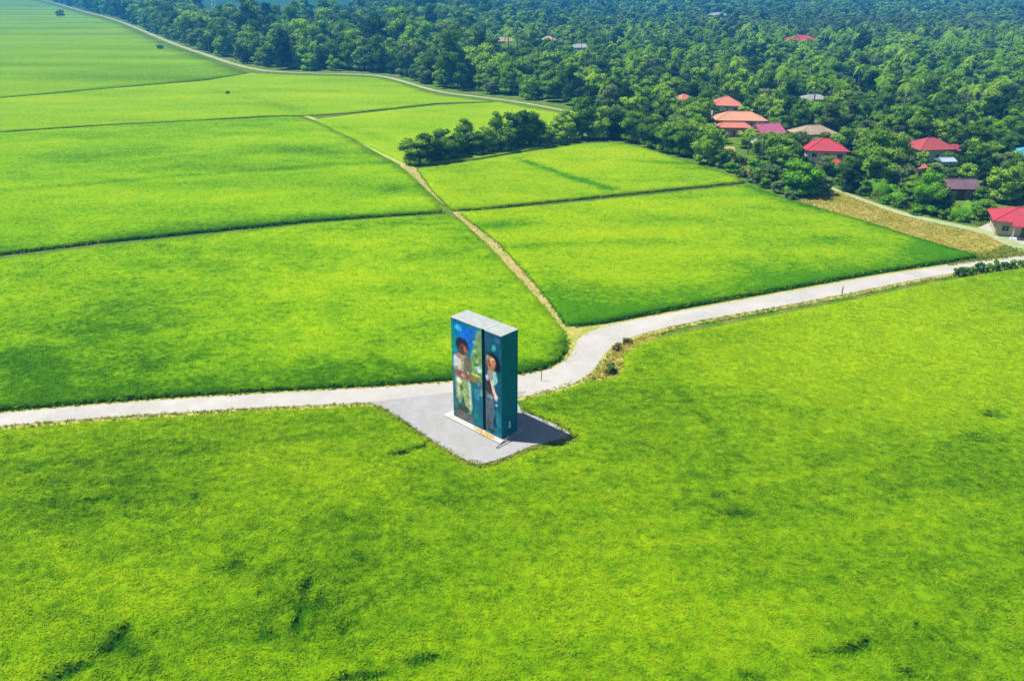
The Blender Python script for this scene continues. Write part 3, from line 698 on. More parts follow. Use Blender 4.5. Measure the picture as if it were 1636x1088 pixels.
        c = e(c, .82, .66, .10, .06, (60, 140, 165)); c = e(c, .76, .90, .08, .05, (10, 140, 118)); c = e(c, .93, .80, .06, .10, (35, 100, 135)); c = e(c, .96, .62, .05, .04, (110, 165, 160))
        n = (fbm(U * 22, V * 55, 311, 2)[..., None] - .5); return np.clip(c * (1 + n * .7), 0, 1)
    def right_paint(U, V):
        asp = 12.1 / 2.4
        e = lambda c_, *a, **k: ell(c_, U, V, *a, asp=asp, **k)
        c = bg(U, V, (8, 95, 135), (8, 100, 130), (20, 120, 140), 302)
        c = e(c, .55, .13, .12, .035, (75, 165, 170), ang=.5); c = e(c, .25, .07, .18, .03, (40, 95, 140)); c = e(c, .8, .05, .15, .02, (60, 120, 170))
        c = e(c, .48, .265, .42, .082, (14, 14, 28)); c = e(c, .80, .30, .16, .05, (12, 14, 34))
        c = e(c, .36, .282, .29, .060, (196, 140, 104)); c = e(c, .22, .29, .12, .04, (150, 100, 74)); c = e(c, .46, .25, .14, .022, (224, 172, 134)); c = e(c, .52, .272, .13, .018, (225, 110, 115)); c = e(c, .36, .335, .20, .026, (190, 120, 60)); c = e(c, .2, .24, .14, .025, (170, 150, 120))
        c = e(c, .20, .268, .05, .007, (20, 14, 18)); c = e(c, .50, .262, .05, .007, (20, 14, 18)); c = e(c, .32, .310, .08, .006, (140, 45, 50))
        c = pol(c, U, V, [(.15, .36), (.42, .36), (.38, .48), (.08, .48)], (165, 150, 140))
        c = pol(c, U, V, [(.45, .36), (.66, .35), (.78, .44), (.55, .50), (.42, .47)], (150, 190, 185))
        c = pol(c, U, V, [(.0, .45), (.38, .45), (.52, .60), (.0, .60)], (76, 66, 70))
        c = pol(c, U, V, [(.28, .44), (.46, .47), (.72, .59), (.70, .64), (.52, .62)], (225, 185, 165))
        c = e(c, .66, .60, .12, .022, (240, 200, 185)); c = e(c, .12, .44, .10, .03, (190, 175, 205))
        c = pol(c, U, V, [(.0, .58), (.55, .59), (.52, .78), (.42, .95), (.0, .93)], (98, 112, 130))
        c = e(c, .3, .62, .18, .02, (130, 150, 165)); c = e(c, .15, .90, .15, .07, (85, 95, 95))
        c = e(c, .68, .68, .07, .012, (150, 200, 225)); c = e(c, .62, .72, .14, .02, (40, 90, 125)); c = e(c, .60, .86, .12, .06, (0, 62, 98)); c = e(c, .80, .82, .16, .08, (30, 128, 150)); c = e(c, .35, .96, .25, .02, (30, 85, 90))
        n = (fbm(U * 12, V * 55, 312, 2)[..., None] - .5); return np.clip(c * (1 + n * .7), 0, 1)
    fr = lambda xa, xb, y: (lambda U, V: np.stack([xa + (xb - xa) * U, np.full_like(U, y), z0 + Hh - .02 - (Hh - .04) * V], -1))
    grid_paint('mural_panel', 0, 1, 90, 220, left_paint, root, fr(.02, W1 - .02, -.006))['label'] = 'mural of a standing child holding a leaf against blue sky'
    grid_paint('mural_panel', 0, 1, 50, 220, right_paint, root, fr(W1 + G + .02, Lw - .02, -.006))['label'] = 'mural of a dark haired child with raised arm on teal'
    # small white emblem and blue patch low on the side
    em = MB(); 
    vs = [(math.cos(a) * .15, math.sin(a) * .2) for a in np.linspace(0, 2 * math.pi, 14)[:-1]]
    for cz, s in ((1.55, 1.0), (1.12, 1.25)):
        for i in range(len(vs)): pass
        em.add([(Lw + .004, 1.25 + x * s, z0 + cz + z * s) for x, z in vs] + [(Lw + .012, 1.25 + x * s, z0 + cz + z * s) for x, z in vs],
               [tuple(range(13, 26))] + [(i, (i + 1) % 13, 13 + (i + 1) % 13, 13 + i) for i in range(13)])
    em.build('painted_emblem', mat('emblem_paint', (.62, .66, .78), .6, .2), root)
    # spilled sand along the front foot
    sand = []; r = random.Random(3); mb = MB()
    for k in range(60):
        x = 3.6 + r.random() * 3.2; y = -.45 + r.gauss(0, .16); s = .07 + r.random() * .16
        mb.add([(x + math.cos(a) * s, y + math.sin(a) * s * .7, z0 - .004) for a in np.arange(6) * 1.047] + [(x, y, z0 + s * .7)], [(i, (i + 1) % 6, 6) for i in range(6)])
    so_ = mb.build('sand_heap', mat('sand', (.55, .30, .10), .95, .05, [(3, (.35, .33, .06), .6, 3)]))
    so_.matrix_world = Matrix.Translation((org.x, org.y, .105)) @ Matrix.Rotation(ang, 4, 'Z')
    tag(so_, 'orange soil and weeds scattered along the front foot of the mural tower', 'soil', kind='stuff')
    return root
tower = make_tower()
def pole(px, py, h, name, label, cat, rad=.05, lean=(0, 0), m=None, group=None):
    x, y = at(px, py); z = 0
    mb = MB().tube([(0, 0, -.02), (lean[0] * .5, lean[1] * .5, h * .5), (lean[0], lean[1], h)], [rad, rad, rad * .9], 8)
    o = mb.build(name, m or M['post']); o.location = (x, y, z); return tag(o, label, cat, group)
M['post'] = mat('grey_post', (.10, .10, .09), .8, .1, [(3, (.2, .19, .17), .5, 3)])
# leaning dark pipe at the corner of the plinth
x, y = at(793, 714, .3); x2, y2 = at(824, 688, .9)
o = MB().tube([(x, y, .22), (x2, y2, .95)], .06, 8).build('leaning_pipe', M['post']); tag(o, 'thin dark pipe leaning beside the right foot of the mural tower', 'pipe')
pole(865, 609, 1.9, 'marker_post', 'thin dark post at the road edge right of the mural tower', 'post')
pole(1345, 470, 1.3, 'marker_post', 'dark stubby marker post on the lower edge of the right road', 'post', .09)
pole(996, 553, 1.2, 'marker_post', 'short dark post on the inner edge of the road bend', 'post', .10)

# ---------------------------------------------------------------- trees
def sphere_dirs(n, r): 
    d = r.normal(size=(n, 3)); return d / np.linalg.norm(d, axis=1, keepdims=True)
ICO = None
def ico():
    global ICO
    if ICO is None:
        import bmesh
        bm = bmesh.new(); bmesh.ops.create_icosphere(bm, subdivisions=2, radius=1)
        ICO = (np.array([v.co[:] for v in bm.verts]), np.array([[v.index for v in f.verts] for f in bm.faces])); bm.free()
    return ICO
def crown_mesh(name, seed, Rr, z0, z1, ncl, nleaf, leaf, m, top=1.0, flat=.8):
    """foliage from z0 to z1, radius Rr: many leaf clumps around uneven cores"""
    r = np.random.default_rng(seed); V = []; F = []; T = []; nv = 0
    iv, if_ = ico(); cz = (z0 + z1) / 2; hz = (z1 - z0) / 2
    cents = []
    for k in range(7):
        a_ = k * .9 + r.uniform(-.3, .3); q_ = r.uniform(.45, .72)
        cents.append((np.array([math.cos(a_) * Rr * q_, math.sin(a_) * Rr * q_, z0 + Rr * .30]), Rr * r.uniform(.26, .36)))
    for k in range(ncl):
        d = sphere_dirs(1, r)[0]; d[2] = d[2] * .9 + .12
        rad = r.uniform(.3, .82); wsc = 1 - (1 - top) * max(0, d[2])
        c = np.array([d[0] * Rr * rad * wsc, d[1] * Rr * rad * wsc, cz + d[2] * hz * rad * 1.05])
        s = Rr * r.uniform(.24, .42); cents.append((c, s))
    for c, s in cents:
        jit = 1 + r.normal(0, .10, (len(iv), 1))
        core = iv * s * np.array([.66, .66, .66 * flat]) * jit + c
        V.append(core); F.append(if_.ravel() + nv); T.append(np.full(len(if_), 3)); nv += len(iv)
        d = sphere_dirs(nleaf, r); d[:, 2] = np.abs(d[:, 2]) * .9 - .25 * (r.uniform(size=nleaf) < .35)
        p = c + d * s * np.array([1, 1, flat]) * r.uniform(.75, 1.12, (nleaf, 1))
        nrm = d + r.normal(0, .45, (nleaf, 3)); nrm /= np.linalg.norm(nrm, axis=1, keepdims=True)
        t = np.cross(nrm, r.normal(size=(nleaf, 3))); t /= np.linalg.norm(t, axis=1, keepdims=True); b = np.cross(nrm, t)
        sz = leaf * r.uniform(.55, 1.35, (nleaf, 1))
        q = np.stack([p - t * sz, p - b * sz * .55, p + t * sz, p + b * sz * .55], 1).reshape(-1, 3)
        V.append(q); F.append(np.arange(nleaf * 4) + nv); T.append(np.full(nleaf, 4)); nv += nleaf * 4
    me = np_mesh(name, np.concatenate(V), np.concatenate(F), np.concatenate(T), False)
    me.materials.append(m); return me, cents
def trunk_mesh(name, seed, h, rad, cents):
    r = random.Random(seed); mb = MB(); b = (r.uniform(-.3, .3), r.uniform(-.3, .3))
    mb.tube([(0, 0, -.2), (b[0] * .4, b[1] * .4, h * .5), (b[0], b[1], h)], [rad * 1.25, rad * .85, rad * .6], 7)
    for c, s in cents[7:12]:
        e = c * .9; mb.tube([(b[0], b[1], h * .8), ((b[0] + e[0]) * .5, (b[1] + e[1]) * .5, (h * .8 + e[2]) * .5 + .3), tuple(e)], [rad * .5, rad * .32, rad * .12], 5)
    me = mb.mesh(name); me.materials.append(M['bark']); return me
PROTO = []
def proto(seed, H_, Rr, base, ncl, nleaf, leaf, m='leaf', **k):
    cm, ce = crown_mesh('crown', seed, Rr, base, H_, ncl, nleaf, leaf, M[m], **k)
    tm = trunk_mesh('trunk', seed, (base + H_) * .5, .025 * H_, ce)
    PROTO.append(dict(c=cm, t=tm, H=H_, R=Rr)); return len(PROTO) - 1
p0 = proto(1, 10, 4.8, .3, 30, 88, .34)
p1 = proto(2, 12, 4.6, .5, 32, 88, .34, top=.75)
p2 = proto(3, 11, 5.4, 1.0, 34, 88, .34, flat=.65)
p3 = proto(4, 9, 4.2, .0, 26, 88, .33)
p4 = proto(5, 14, 4.4, .8, 36, 88, .34, top=.7)
p5 = proto(6, 10, 5.2, .2, 36, 88, .31)
def palm_mesh(seed, H_, nf=17, L_=3.2, wd=.5, m='leaf'):
    r = random.Random(seed); V = []; Fc = []
    for k in range(nf):
        a = k * 2.4 + r.uniform(-.3, .3); el = r.uniform(-.25, 1.05); pts = []
        ll = L_ * r.uniform(.8, 1.1)
        for i in range(8):
            t_ = i / 7; rr_ = ll * t_ * math.cos(el) * (1 - .15 * t_); zz = ll * (t_ * math.sin(el) - .75 * t_ * t_ * (1.1 - .4 * el))
            pts.append(Vector((math.cos(a) * rr_, math.sin(a) * rr_, H_ + zz)))
        sd_ = Vector((-math.sin(a), math.cos(a), 0))
        for i in range(7):
            for s_ in (-1, 1):
                for j in (0, .5):
                    p = pts[i].lerp(pts[i + 1], j); wv = wd * math.sin(math.pi * min(.97, (i + j + .7) / 7.6)) * 1.6
                    tip = p + sd_ * s_ * wv + (pts[i + 1] - pts[i]) * .9 + Vector((0, 0, -wv * .45)); b0 = len(V)
                    V += [tuple(p), tuple(p.lerp(pts[i + 1], .45)), tuple(tip)]; Fc.append((b0, b0 + 1, b0 + 2))
    me = bpy.data.meshes.new('crown'); me.from_pydata(V, [], Fc); me.update(); me.materials.append(M[m]); return me
def palm_trunk(seed, H_, rad=.17):
    r = random.Random(seed); mb = MB(); bx_, by_ = 0, 0
    mb.tube([(.5, .2, -.2), (.35, .1, H_ * .4), (.1, 0, H_ * .8), (0, 0, H_ + .1)], [rad * 1.4, rad, rad * .85, rad * .8], 7)
    me = mb.mesh('trunk'); me.materials.append(M['bark']); return me
PALM = [dict(c=palm_mesh(s, h), t=palm_trunk(s, h), H=h + 1.5, R=3.0) for s, h in ((1, 10.0), (2, 8.5))]
BANANA = dict(c=palm_mesh(9, 2.4, 13, 2.4, .75, 'leaf_bright'), t=palm_trunk(9, 2.4, .2), H=4, R=2.2)
bushc, bce = crown_mesh('crown', 41, 1.6, .0, 2.2, 9, 46, .26, M['leaf'])
BUSH = dict(c=bushc, t=trunk_mesh('trunk', 41, 1.0, .07, bce), H=2.2, R=1.7)

BROAD_NAMES = {}
def plant(name, pr, x, y, s, sz=None, rz=0.0, label='', cat='tree', group=None, over=None):
    root = empty(name, (x, y, 0), rz); root.scale = (s, s, sz or s)
    c = link('crown', pr['c'], None, root); t = link('trunk', pr['t'], None, root)
    if over is not None:
        c.material_slots[0].link = 'OBJECT'; c.material_slots[0].material = M[over]
    tag(root, label, cat, group); return root

# ---------------------------------------------------------------- houses
HOUSES = []; RECTS = []
def metal_roof(name, col, col2): 
    m = mat(name, col, .6, .2, [(.5, col2, .9, 4), (2.5, tuple(c * .62 + .03 for c in col2), .45, 6)])
    t = m.node_tree; b = t.nodes['Principled BSDF']
    tc = t.nodes.new('ShaderNodeTexCoord'); wv = t.nodes.new('ShaderNodeTexWave'); wv.inputs['Scale'].default_value = 2.2; wv.wave_profile = 'SIN'
    wv.inputs['Distortion'].default_value = 0
    t.links.new(tc.outputs['Object'], wv.inputs['Vector'])
    bp = t.nodes.new('ShaderNodeBump'); bp.inputs['Strength'].default_value = .5; bp.inputs['Distance'].default_value = .05
    t.links.new(wv.outputs[0], bp.inputs['Height']); t.links.new(bp.outputs[0], b.inputs['Normal'])
    return m
GLASS = mat('window_glass', (.03, .04, .05), .15, .5)
FRAME = mat('window_frame', (.55, .55, .52), .6, .3)
WOOD = mat('door_wood', (.16, .08, .04), .6, .3)
CREAM = mat('cream_wall', (.50, .43, .27), .85, .1, [(.8, (.42, .35, .22), .6, 4)])
WHITE = mat('white_wall', (.60, .62, .63), .85, .1, [(.8, (.48, .5, .52), .6, 4)])
SALMON = mat('salmon_wall', (.50, .28, .20), .85, .1, [(.8, (.42, .24, .18), .6, 4)])
TIMBER = mat('timber_wall', (.12, .07, .06), .8, .1, [(1.5, (.07, .04, .04), .7, 4)])

def roof_mesh(w_, d_, z, rh, ov, kind, th=.12):
    """hip or gable roof centred on 0,0, ridge along x"""
    X, Y = w_ / 2 + ov, d_ / 2 + ov; rx = X - Y if kind == 'hip' else X
    rx = max(rx, .3)
    mb = MB()
    def shell(dz):
        return [(-X, -Y, z + dz), (X, -Y, z + dz), (X, Y, z + dz), (-X, Y, z + dz), (-rx, 0, z + rh + dz), (rx, 0, z + rh + dz)]
    vs = shell(th) + shell(0)
    fs = [(0, 1, 5, 4), (2, 3, 4, 5), (1, 2, 5), (3, 0, 4), (7, 6, 10, 11), (9, 8, 11, 10), (0, 6, 7, 1), (1, 7, 8, 2), (2, 8, 9, 3), (3, 9, 6, 0)]
    if kind == 'hip': fs += [(8, 7, 11), (6, 9, 10)]
    else: fs += [(8, 7, 11), (6, 9, 10)]
    mb.add(vs, fs)
    mb.tube([(-rx, 0, z + rh + th + .02), (rx, 0, z + rh + th + .02)], .12, 6)
    if kind == 'hip':
        for sx in (-1, 1):
            for sy in (-1, 1): mb.tube([(sx * rx, 0, z + rh + th + .02), (sx * X, sy * Y, z + th + .03)], .09, 5)
    return mb
def opening(root_wall, x, z, w_, h_, y, face, kind):
    """window or door on a wall; face = (axis, sign)"""
    ax, sg = face
    def bx(mb, a0, a1, z0, z1, d0, d1):
        lo, hi = sorted((y + sg * d0, y + sg * d1))
        if ax == 'y': mb.box(a0, a1, lo, hi, z0, z1)
        else: mb.box(lo, hi, a0, a1, z0, z1)
        return mb
    f = MB(); t = .08
    bx(f, x - w_ / 2 - t, x + w_ / 2 + t, z + h_, z + h_ + t, .0, .07); bx(f, x - w_ / 2 - t, x + w_ / 2 + t, z - t, z, .0, .10)
    bx(f, x - w_ / 2 - t, x - w_ / 2, z, z + h_, 0, .07); bx(f, x + w_ / 2, x + w_ / 2 + t, z, z + h_, 0, .07)
    if kind == 'window': bx(f, x - .03, x + .03, z, z + h_, .02, .06)
    o = f.build(kind, FRAME, root_wall)
    p = MB(); bx(p, x - w_ / 2, x + w_ / 2, z, z + h_, .004, .022); p.build('pane' if kind == 'window' else 'door_leaf', GLASS if kind == 'window' else WOOD, o)
def house(px, py, w_, d_, wh, rh, ang, roofm, wallm, label, kind='hip', ov=.7, storeys=1, porch=None, annex=None, rect=None, zref=None, name='house'):
    x, y = at(px, py, zref if zref is not None else wh)
    root = empty(name, (x, y, 0), R(ang)); tag(root, label, 'house')
    wl = MB().box(-w_ / 2, w_ / 2, -d_ / 2, d_ / 2, -.1, wh - .02)
    if kind == 'gable':
        for sx in (-1, 1):
            xx = sx * w_ / 2; t = .12 * -sx; k = rh * (d_ / 2) / (d_ / 2 + ov)
            vs = [(xx, -d_ / 2, wh - .02), (xx, d_ / 2, wh - .02), (xx, 0, wh + k - .05), (xx + t, -d_ / 2, wh - .02), (xx + t, d_ / 2, wh - .02), (xx + t, 0, wh + k - .05)]
            wl.add(vs, [(0, 1, 2), (5, 4, 3), (0, 2, 5, 3), (1, 4, 5, 2)])
    wall = wl.build('wall', wallm, root)
    roof_mesh(w_, d_, wh, rh, ov, kind).build('roof', roofm, root)
    for s in range(storeys):
        zb = .0 + s * wh / storeys; hh = wh / storeys
        n = max(2, int(w_ / 2.8))
        for k in range(n):
            xx = -w_ / 2 + (k + .5) * w_ / n
            if s == 0 and k == n // 2: opening(wall, xx, zb + .08, .95, min(2.0, hh * .75), -d_ / 2, ('y', -1), 'door')
            else: opening(wall, xx, zb + hh * .35, 1.2, hh * .38, -d_ / 2, ('y', -1), 'window')
        n = max(1, int(d_ / 3))
        for sx in (-1, 1):
            for k in range(n):
                opening(wall, -d_ / 2 + (k + .5) * d_ / n, zb + hh * .35, 1.1, hh * .38, sx * w_ / 2, ('x', sx), 'window')
    if porch:
        x0, x1, dp = porch; pm = MB().box(x0, x1, -d_ / 2 - dp, -d_ / 2 - .003, -.1, .2).build('porch_floor', WHITE, root)
        zt = wh - .25
        MB().add([(x0 - .3, -d_ / 2 + .1, zt + .75), (x1 + .3, -d_ / 2 + .1, zt + .75), (x1 + .3, -d_ / 2 - dp - .4, zt), (x0 - .3, -d_ / 2 - dp - .4, zt),
                  (x0 - .3, -d_ / 2 + .1, zt + .85), (x1 + .3, -d_ / 2 + .1, zt + .85), (x1 + .3, -d_ / 2 - dp - .4, zt + .1), (x0 - .3, -d_ / 2 - dp - .4, zt + .1)],
                 [(0, 1, 2, 3), (7, 6, 5, 4), (3, 2, 6, 7), (2, 1, 5, 6), (0, 3, 7, 4), (1, 0, 4, 5)]).build('porch_roof', roofm, root)
        n = max(2, int((x1 - x0) / 2.5) + 1)
        for k in range(n):
            xx = x0 + .15 + (x1 - x0 - .3) * k / (n - 1)
            MB().box(xx - .1, xx + .1, -d_ / 2 - dp + .05, -d_ / 2 - dp + .25, .2, zt + .01).build('porch_post', WHITE, root)
    if annex:
        ax_, ay_, aw, ad, ah, arh, am = annex
        a = MB().box(ax_ - aw / 2, ax_ + aw / 2, ay_ - ad / 2, ay_ + ad / 2, -.1, ah - .02).build('annex', wallm, root)
        ro = roof_mesh(aw, ad, ah, arh, .5, 'hip').build('annex_roof', am, a); ro.location = (ax_, ay_, 0)
        opening(a, ax_, 1.0, 1.2, 1.0, ay_ - ad / 2, ('y', -1), 'window')
    HOUSES.append((x, y, max(w_, d_) / 2 + 1.6))
    if rect: RECTS.append((rect, math.hypot(x, y)))
    return root
RED = metal_roof('red_roof', (.46, .035, .06), (.33, .045, .06)); DRED = metal_roof('dull_red_roof', (.36, .05, .06), (.28, .06, .06))
PINK = metal_roof('pink_roof', (.42, .08, .17), (.36, .12, .18)); SALM = metal_roof('salmon_roof', (.55, .15, .10), (.48, .18, .13))
PEACH = metal_roof('peach_roof', (.58, .27, .12), (.52, .24, .18)); BEIGE = metal_roof('beige_roof', (.40, .28, .18), (.30, .22, .15))
PURP = metal_roof('brown_purple_roof', (.17, .09, .12), (.11, .06, .08)); BLUE = metal_roof('blue_roof', (.05, .25, .45), (.08, .3, .5))
GREY = metal_roof('grey_roof', (.30, .31, .30), (.24, .25, .25)); PALE = metal_roof('pale_roof', (.34, .36, .36), (.26, .28, .28))
PBLUE = metal_roof('pale_blue_roof', (.35, .45, .55), (.3, .4, .5))
house(1634, 349, 9.5, 7.5, 3.0, 2.0, -22, RED, CREAM, 'crimson roofed house with cream walls and white porch posts at the track end', ov=.9, porch=(-2.2, 4.6, 2.2), rect=(1575, 318, 1640, 385))
house(1317, 237, 9.6, 8.2, 4.9, 2.4, -8, RED, WHITE, 'bright red roofed two storey house with white walls in the village centre', storeys=2, annex=(1.2, -5.2, 5.0, 3.6, 2.3, 1.0, RED), rect=(1282, 212, 1356, 262))
house(1298, 212, 11, 7, 3.4, 2.1, 12, BEIGE, CREAM, 'beige roofed house right behind the bright red roofed one', rect=(1264, 193, 1338, 215))
house(1224, 212, 7.4, 7.6, 3.2, 2.6, 20, PINK, WHITE, 'small pink roofed house left of the beige roofed one', kind='gable', rect=(1203, 192, 1247, 218))
house(1181, 190, 15.5, 8.5, 3.2, 2.2, -4, PEACH, SALMON, 'long low house with a peach orange roof', rect=(1135, 172, 1222, 196))
house(1160, 167, 9.4, 8, 4.6, 2.6, -10, SALM, WHITE, 'salmon roofed two storey white house just above the long peach roof', storeys=2, rect=(1132, 147, 1187, 176))
house(1172, 203, 10, 3.6, 2.8, 1.3, -4, SALM, SALMON, 'narrow salmon roofed outbuilding in front of the long peach roof', rect=(1140, 192, 1205, 206))
house(1092, 158, 5.5, 5, 3, 1.6, 25, SALM, SALMON, 'salmon roof corner peeking out of the trees, left of the other roofs', rect=(1080, 147, 1100, 162))
house(1484, 235, 10, 8.4, 3.4, 2.4, 8, DRED, WHITE, 'dull red hip roofed house with a side wing, right of the village centre', annex=(7.0, -1.0, 5, 5, 2.8, 1.2, DRED), rect=(1450, 220, 1530, 246))
house(1529, 298, 6.6, 5, 2.5, 1.6, -4, PURP, TIMBER, 'small brown purple tin roofed timber house among banana plants', kind='gable', rect=(1503, 282, 1558, 320))
house(1511, 257, 3.2, 3.2, 2.9, .7, 5, PBLUE, WHITE, 'tiny white hut with a pale blue roof', kind='gable', ov=.4, rect=(1498, 247, 1526, 272), name='hut')
house(1467, 268, 3.2, 2.5, 2.6, .8, 30, SALM, SALMON, 'tiny salmon hut half hidden in the bushes', kind='gable', ov=.3, rect=(1458, 262, 1478, 282), name='hut')
house(1646, 246, 8.5, 6, 3.4, 1.6, -10, BLUE, WHITE, 'blue roofed house at the right edge of the village', rect=(1616, 232, 1640, 256))
house(1300, 158, 9, 6, 3.2, 1.5, 5, GREY, WHITE, 'grey roofed house behind the beige roofed one', rect=(1282, 148, 1315, 163))
house(1397, 190, 4, 3.5, 3.0, 1.2, 0, GREY, WHITE, 'little grey roofed hut deep in the trees behind the village', kind='gable', ov=.4, rect=(1386, 182, 1406, 196), name='hut')
house(1280, 64, 20, 12, 5, 3.0, 0, RED, WHITE, 'far large red roofed building in the upper right forest', rect=(1258, 56, 1302, 70))
house(1147, 25, 22, 14, 5, 3.0, 0, PALE, WHITE, 'far white roofed building at the top of the forest', rect=(1136, 19, 1158, 29))
house(806, 66, 17, 10, 4, 2.6, 10, BEIGE, CREAM, 'far beige roofed house in the middle forest', rect=(788, 58, 826, 74))
house(876, 64, 11, 8, 4, 2.4, -10, BEIGE, WHITE, 'far small pale roofed house right of the far beige roofed one', rect=(864, 57, 888, 70))
house(928, 76, 13, 8, 4, 2.2, 6, PALE, WHITE, 'far grey white roofed house in the middle forest, rightmost of its three', rect=(912, 70, 944, 82))

# ---------------------------------------------------------------- planting plan
occupied = []
def explicit(px, py, kind, hgt, rad, label, over=None, name='broadleaf_tree', z=0, group=None, cat='tree'):
    x, y = at(px, py); pr = kind
    s = rad / pr['R']; plant(name, pr, x, y, s, hgt / pr['H'], random.uniform(0, 6.28), label, cat, group, over)
    occupied.append((x, y, rad * .6))
PR = PROTO
belt = [(664, 262, 3, 7.6, 3.9, 'leftmost tree of the dark hedge row, by the bend of the dirt path'), (688, 259, 0, 8.0, 3.6, 'second tree from the left end of the dark hedge row'),
        (710, 255, 5, 8.2, 3.8, 'third tree from the left end of the dark hedge row'), (730, 251, 3, 7.2, 3.4, 'fourth tree from the left end of the dark hedge row'),
        (742, 244, 1, 9.8, 3.6, 'fifth tree of the dark hedge row, first tall one from the left'), (760, 247, 3, 7.2, 3.6, 'low tree right of the first tall one in the dark hedge row'),
        (778, 243, 5, 7.4, 3.6, 'low tree left of the narrow tall one in the dark hedge row'), (792, 238, 1, 11.0, 2.9, 'narrow tall tree in the middle of the dark hedge row'),
        (808, 241, 3, 7.4, 3.4, 'low tree right of the narrow tall one in the dark hedge row'), (826, 234, 0, 11.0, 4.6, 'broadest and highest crown of the dark hedge row'),
        (846, 234, 5, 10.2, 4.0, 'tree right of the broadest crown in the dark hedge row'), (864, 233, 3, 6.6, 3.4, 'low tree near the right end of the dark hedge row'),
        (884, 230, 5, 6.6, 3.4, 'last low tree where the dark hedge row meets the forest')]
for px, py, k, h_, r_, lb in belt: explicit(px, py, PR[k], h_, r_ * 1.18, lb, name='hedge_tree', group='trees of the dark hedge row')
for px, py, k, h_, r_, lb, ov in [
    (905, 226, 0, 9.5, 4.2, 'grey green tree just right of the dark hedge row', None), (930, 222, 1, 13, 5.0, 'tall pale green tree at the forest corner right of the hedge row', 'leaf'),
    (958, 222, 5, 10, 4.6, 'tree right of the tall pale one along the small field', None), (985, 222, 3, 9.5, 4.4, 'dark tree above the far end of the small field', 'leaf_dark'),
    (1012, 228, 0, 9.5, 4.4, 'round tree on the upper rim of the small field', None), (1040, 236, 5, 9, 4.2, 'round tree right of another on the rim of the small field', None),
    (1068, 244, 3, 9, 4.2, 'tree two left of the big round one on the field rim', None), (1094, 250, 0, 9, 4.0, 'tree just left of the big round one on the field rim', None),
    (1130, 262, 5, 10.0, 4.4, 'big round dark green tree at the right corner of the small field', None), (1158, 268, 3, 5.5, 2.8, 'small bushy tree at the foot of the big round one', None),
    (1258, 262, 2, 9.5, 4.6, 'grey green spreading tree left of the bright red roofed house', 'leaf_grey'), (1232, 296, 3, 5.0, 3.0, 'olive bush tree at the left end of the dry grass', 'leaf_grey'),
    (1282, 312, 0, 8.2, 5.2, 'big bright green tree at the tip of the dry grass strip', 'leaf_bright'), (1312, 312, 3, 5.0, 2.8, 'grey green bush tree beside the big bright one', 'leaf_grey'),
    (1357, 306, 4, 8.8, 3.4, 'nearly black narrow tree below the red annex roof', 'leaf_dark'), (1443, 300, 0, 8.2, 3.2, 'dark grey tree left of the timber house', 'leaf_grey'),
    (1482, 340, 5, 8.6, 4.0, 'big rounded bright green tree beside the village track', 'leaf_bright'), (1500, 342, 3, 6.5, 2.6, 'dark tree tucked under the big rounded bright one', 'leaf_dark'),
    (1595, 322, 0, 8.5, 4.4, 'green tree behind the crimson roofed house', None), (1622, 312, 5, 8.5, 4.2, 'green tree behind the crimson roofed house, nearer the right edge', None),
    (1572, 350, 3, 4.5, 2.4, 'small dark tree left of the crimson roofed house', None), (1345, 160, 2, 9.5, 5.4, 'yellow lime tree standing out in the forest behind the village', 'leaf_lime'),
    (1372, 166, 3, 7, 3.8, 'smaller yellow lime tree right of the big lime one', 'leaf_lime'), (1304, 152, 4, 11, 4.2, 'almost black tree left of the yellow lime tree', 'leaf_dark'),
    (1238, 215, 0, 6, 2.8, 'bright green tree between the pink roof and the beige roof', 'leaf_bright'), (1205, 165, 2, 8, 3.6, 'bright green tree above the long peach roof', 'leaf_bright')]:
    explicit(px, py, PR[k], h_, r_, lb, ov)
for px, py, lb in ((1148, 146, 'golden crowned coconut palm above the salmon roofed house'),):
    explicit(px, py, PALM[0], 12, 4.2, lb, 'leaf_gold', name='coconut_palm', cat='palm')
for px, py, h_, lb in ((1045, 160, 14, 'tall coconut palm left of the salmon roofs'), (1120, 175, 11, 'coconut palm just left of the long peach roof'), (1236, 190, 11, 'coconut palm right of the long peach roof'),
                       (1216, 262, 9, 'coconut palm below the pink roof'), (1196, 248, 8, 'low palm among the bushes below the pink roof'), (1390, 235, 11, 'coconut palm between the bright red and dull red roofs'),
                       (1370, 262, 10, 'coconut palm right of the red annex roof')):
    explicit(px, py, PALM[1], h_, 3.2, lb, None, name='coconut_palm', cat='palm')
for px, py, h_, lb in ((1406, 314, 5.2, 'bright banana plant right of the nearly black tree'), (1392, 306, 4.2, 'banana plant between the nearly black tree and the brightest one'), (1528, 350, 4.6, 'banana plant below the timber house'),
                       (1546, 346, 4.2, 'banana plant below the right corner of the timber house'), (1432, 322, 3.6, 'low banana plant beside the village track'), (1563, 340, 4.2, 'banana plant between timber house and crimson roof')):
    explicit(px, py, BANANA, h_, 2.6, lb, None, name='banana_plant', cat='banana plant')
for px, py, h_, r_, lb, ov in ((976, 597, 1.5, .95, 'largest olive bush by the road bend', 'leaf_grey'), (985, 560, 1.1, .8, 'brownish bush on the inner edge of the road bend', 'leaf_gold'), (1002, 549, .9, .7, 'small shrub inside the road bend, right of the brownish bush', 'leaf_gold'),
                           (97, 27, 8, 6, 'lone dark bush on the far left field beside the track', None), (256, 79, 3, 2.6, 'tiny lone shrub on the hazy far field', None), (364, 151, 1.4, 1.2, 'tiny dark shrub in the far light green field', None)):
    explicit(px, py, BUSH, h_, r_, lb, ov, name='bush', cat='bush')
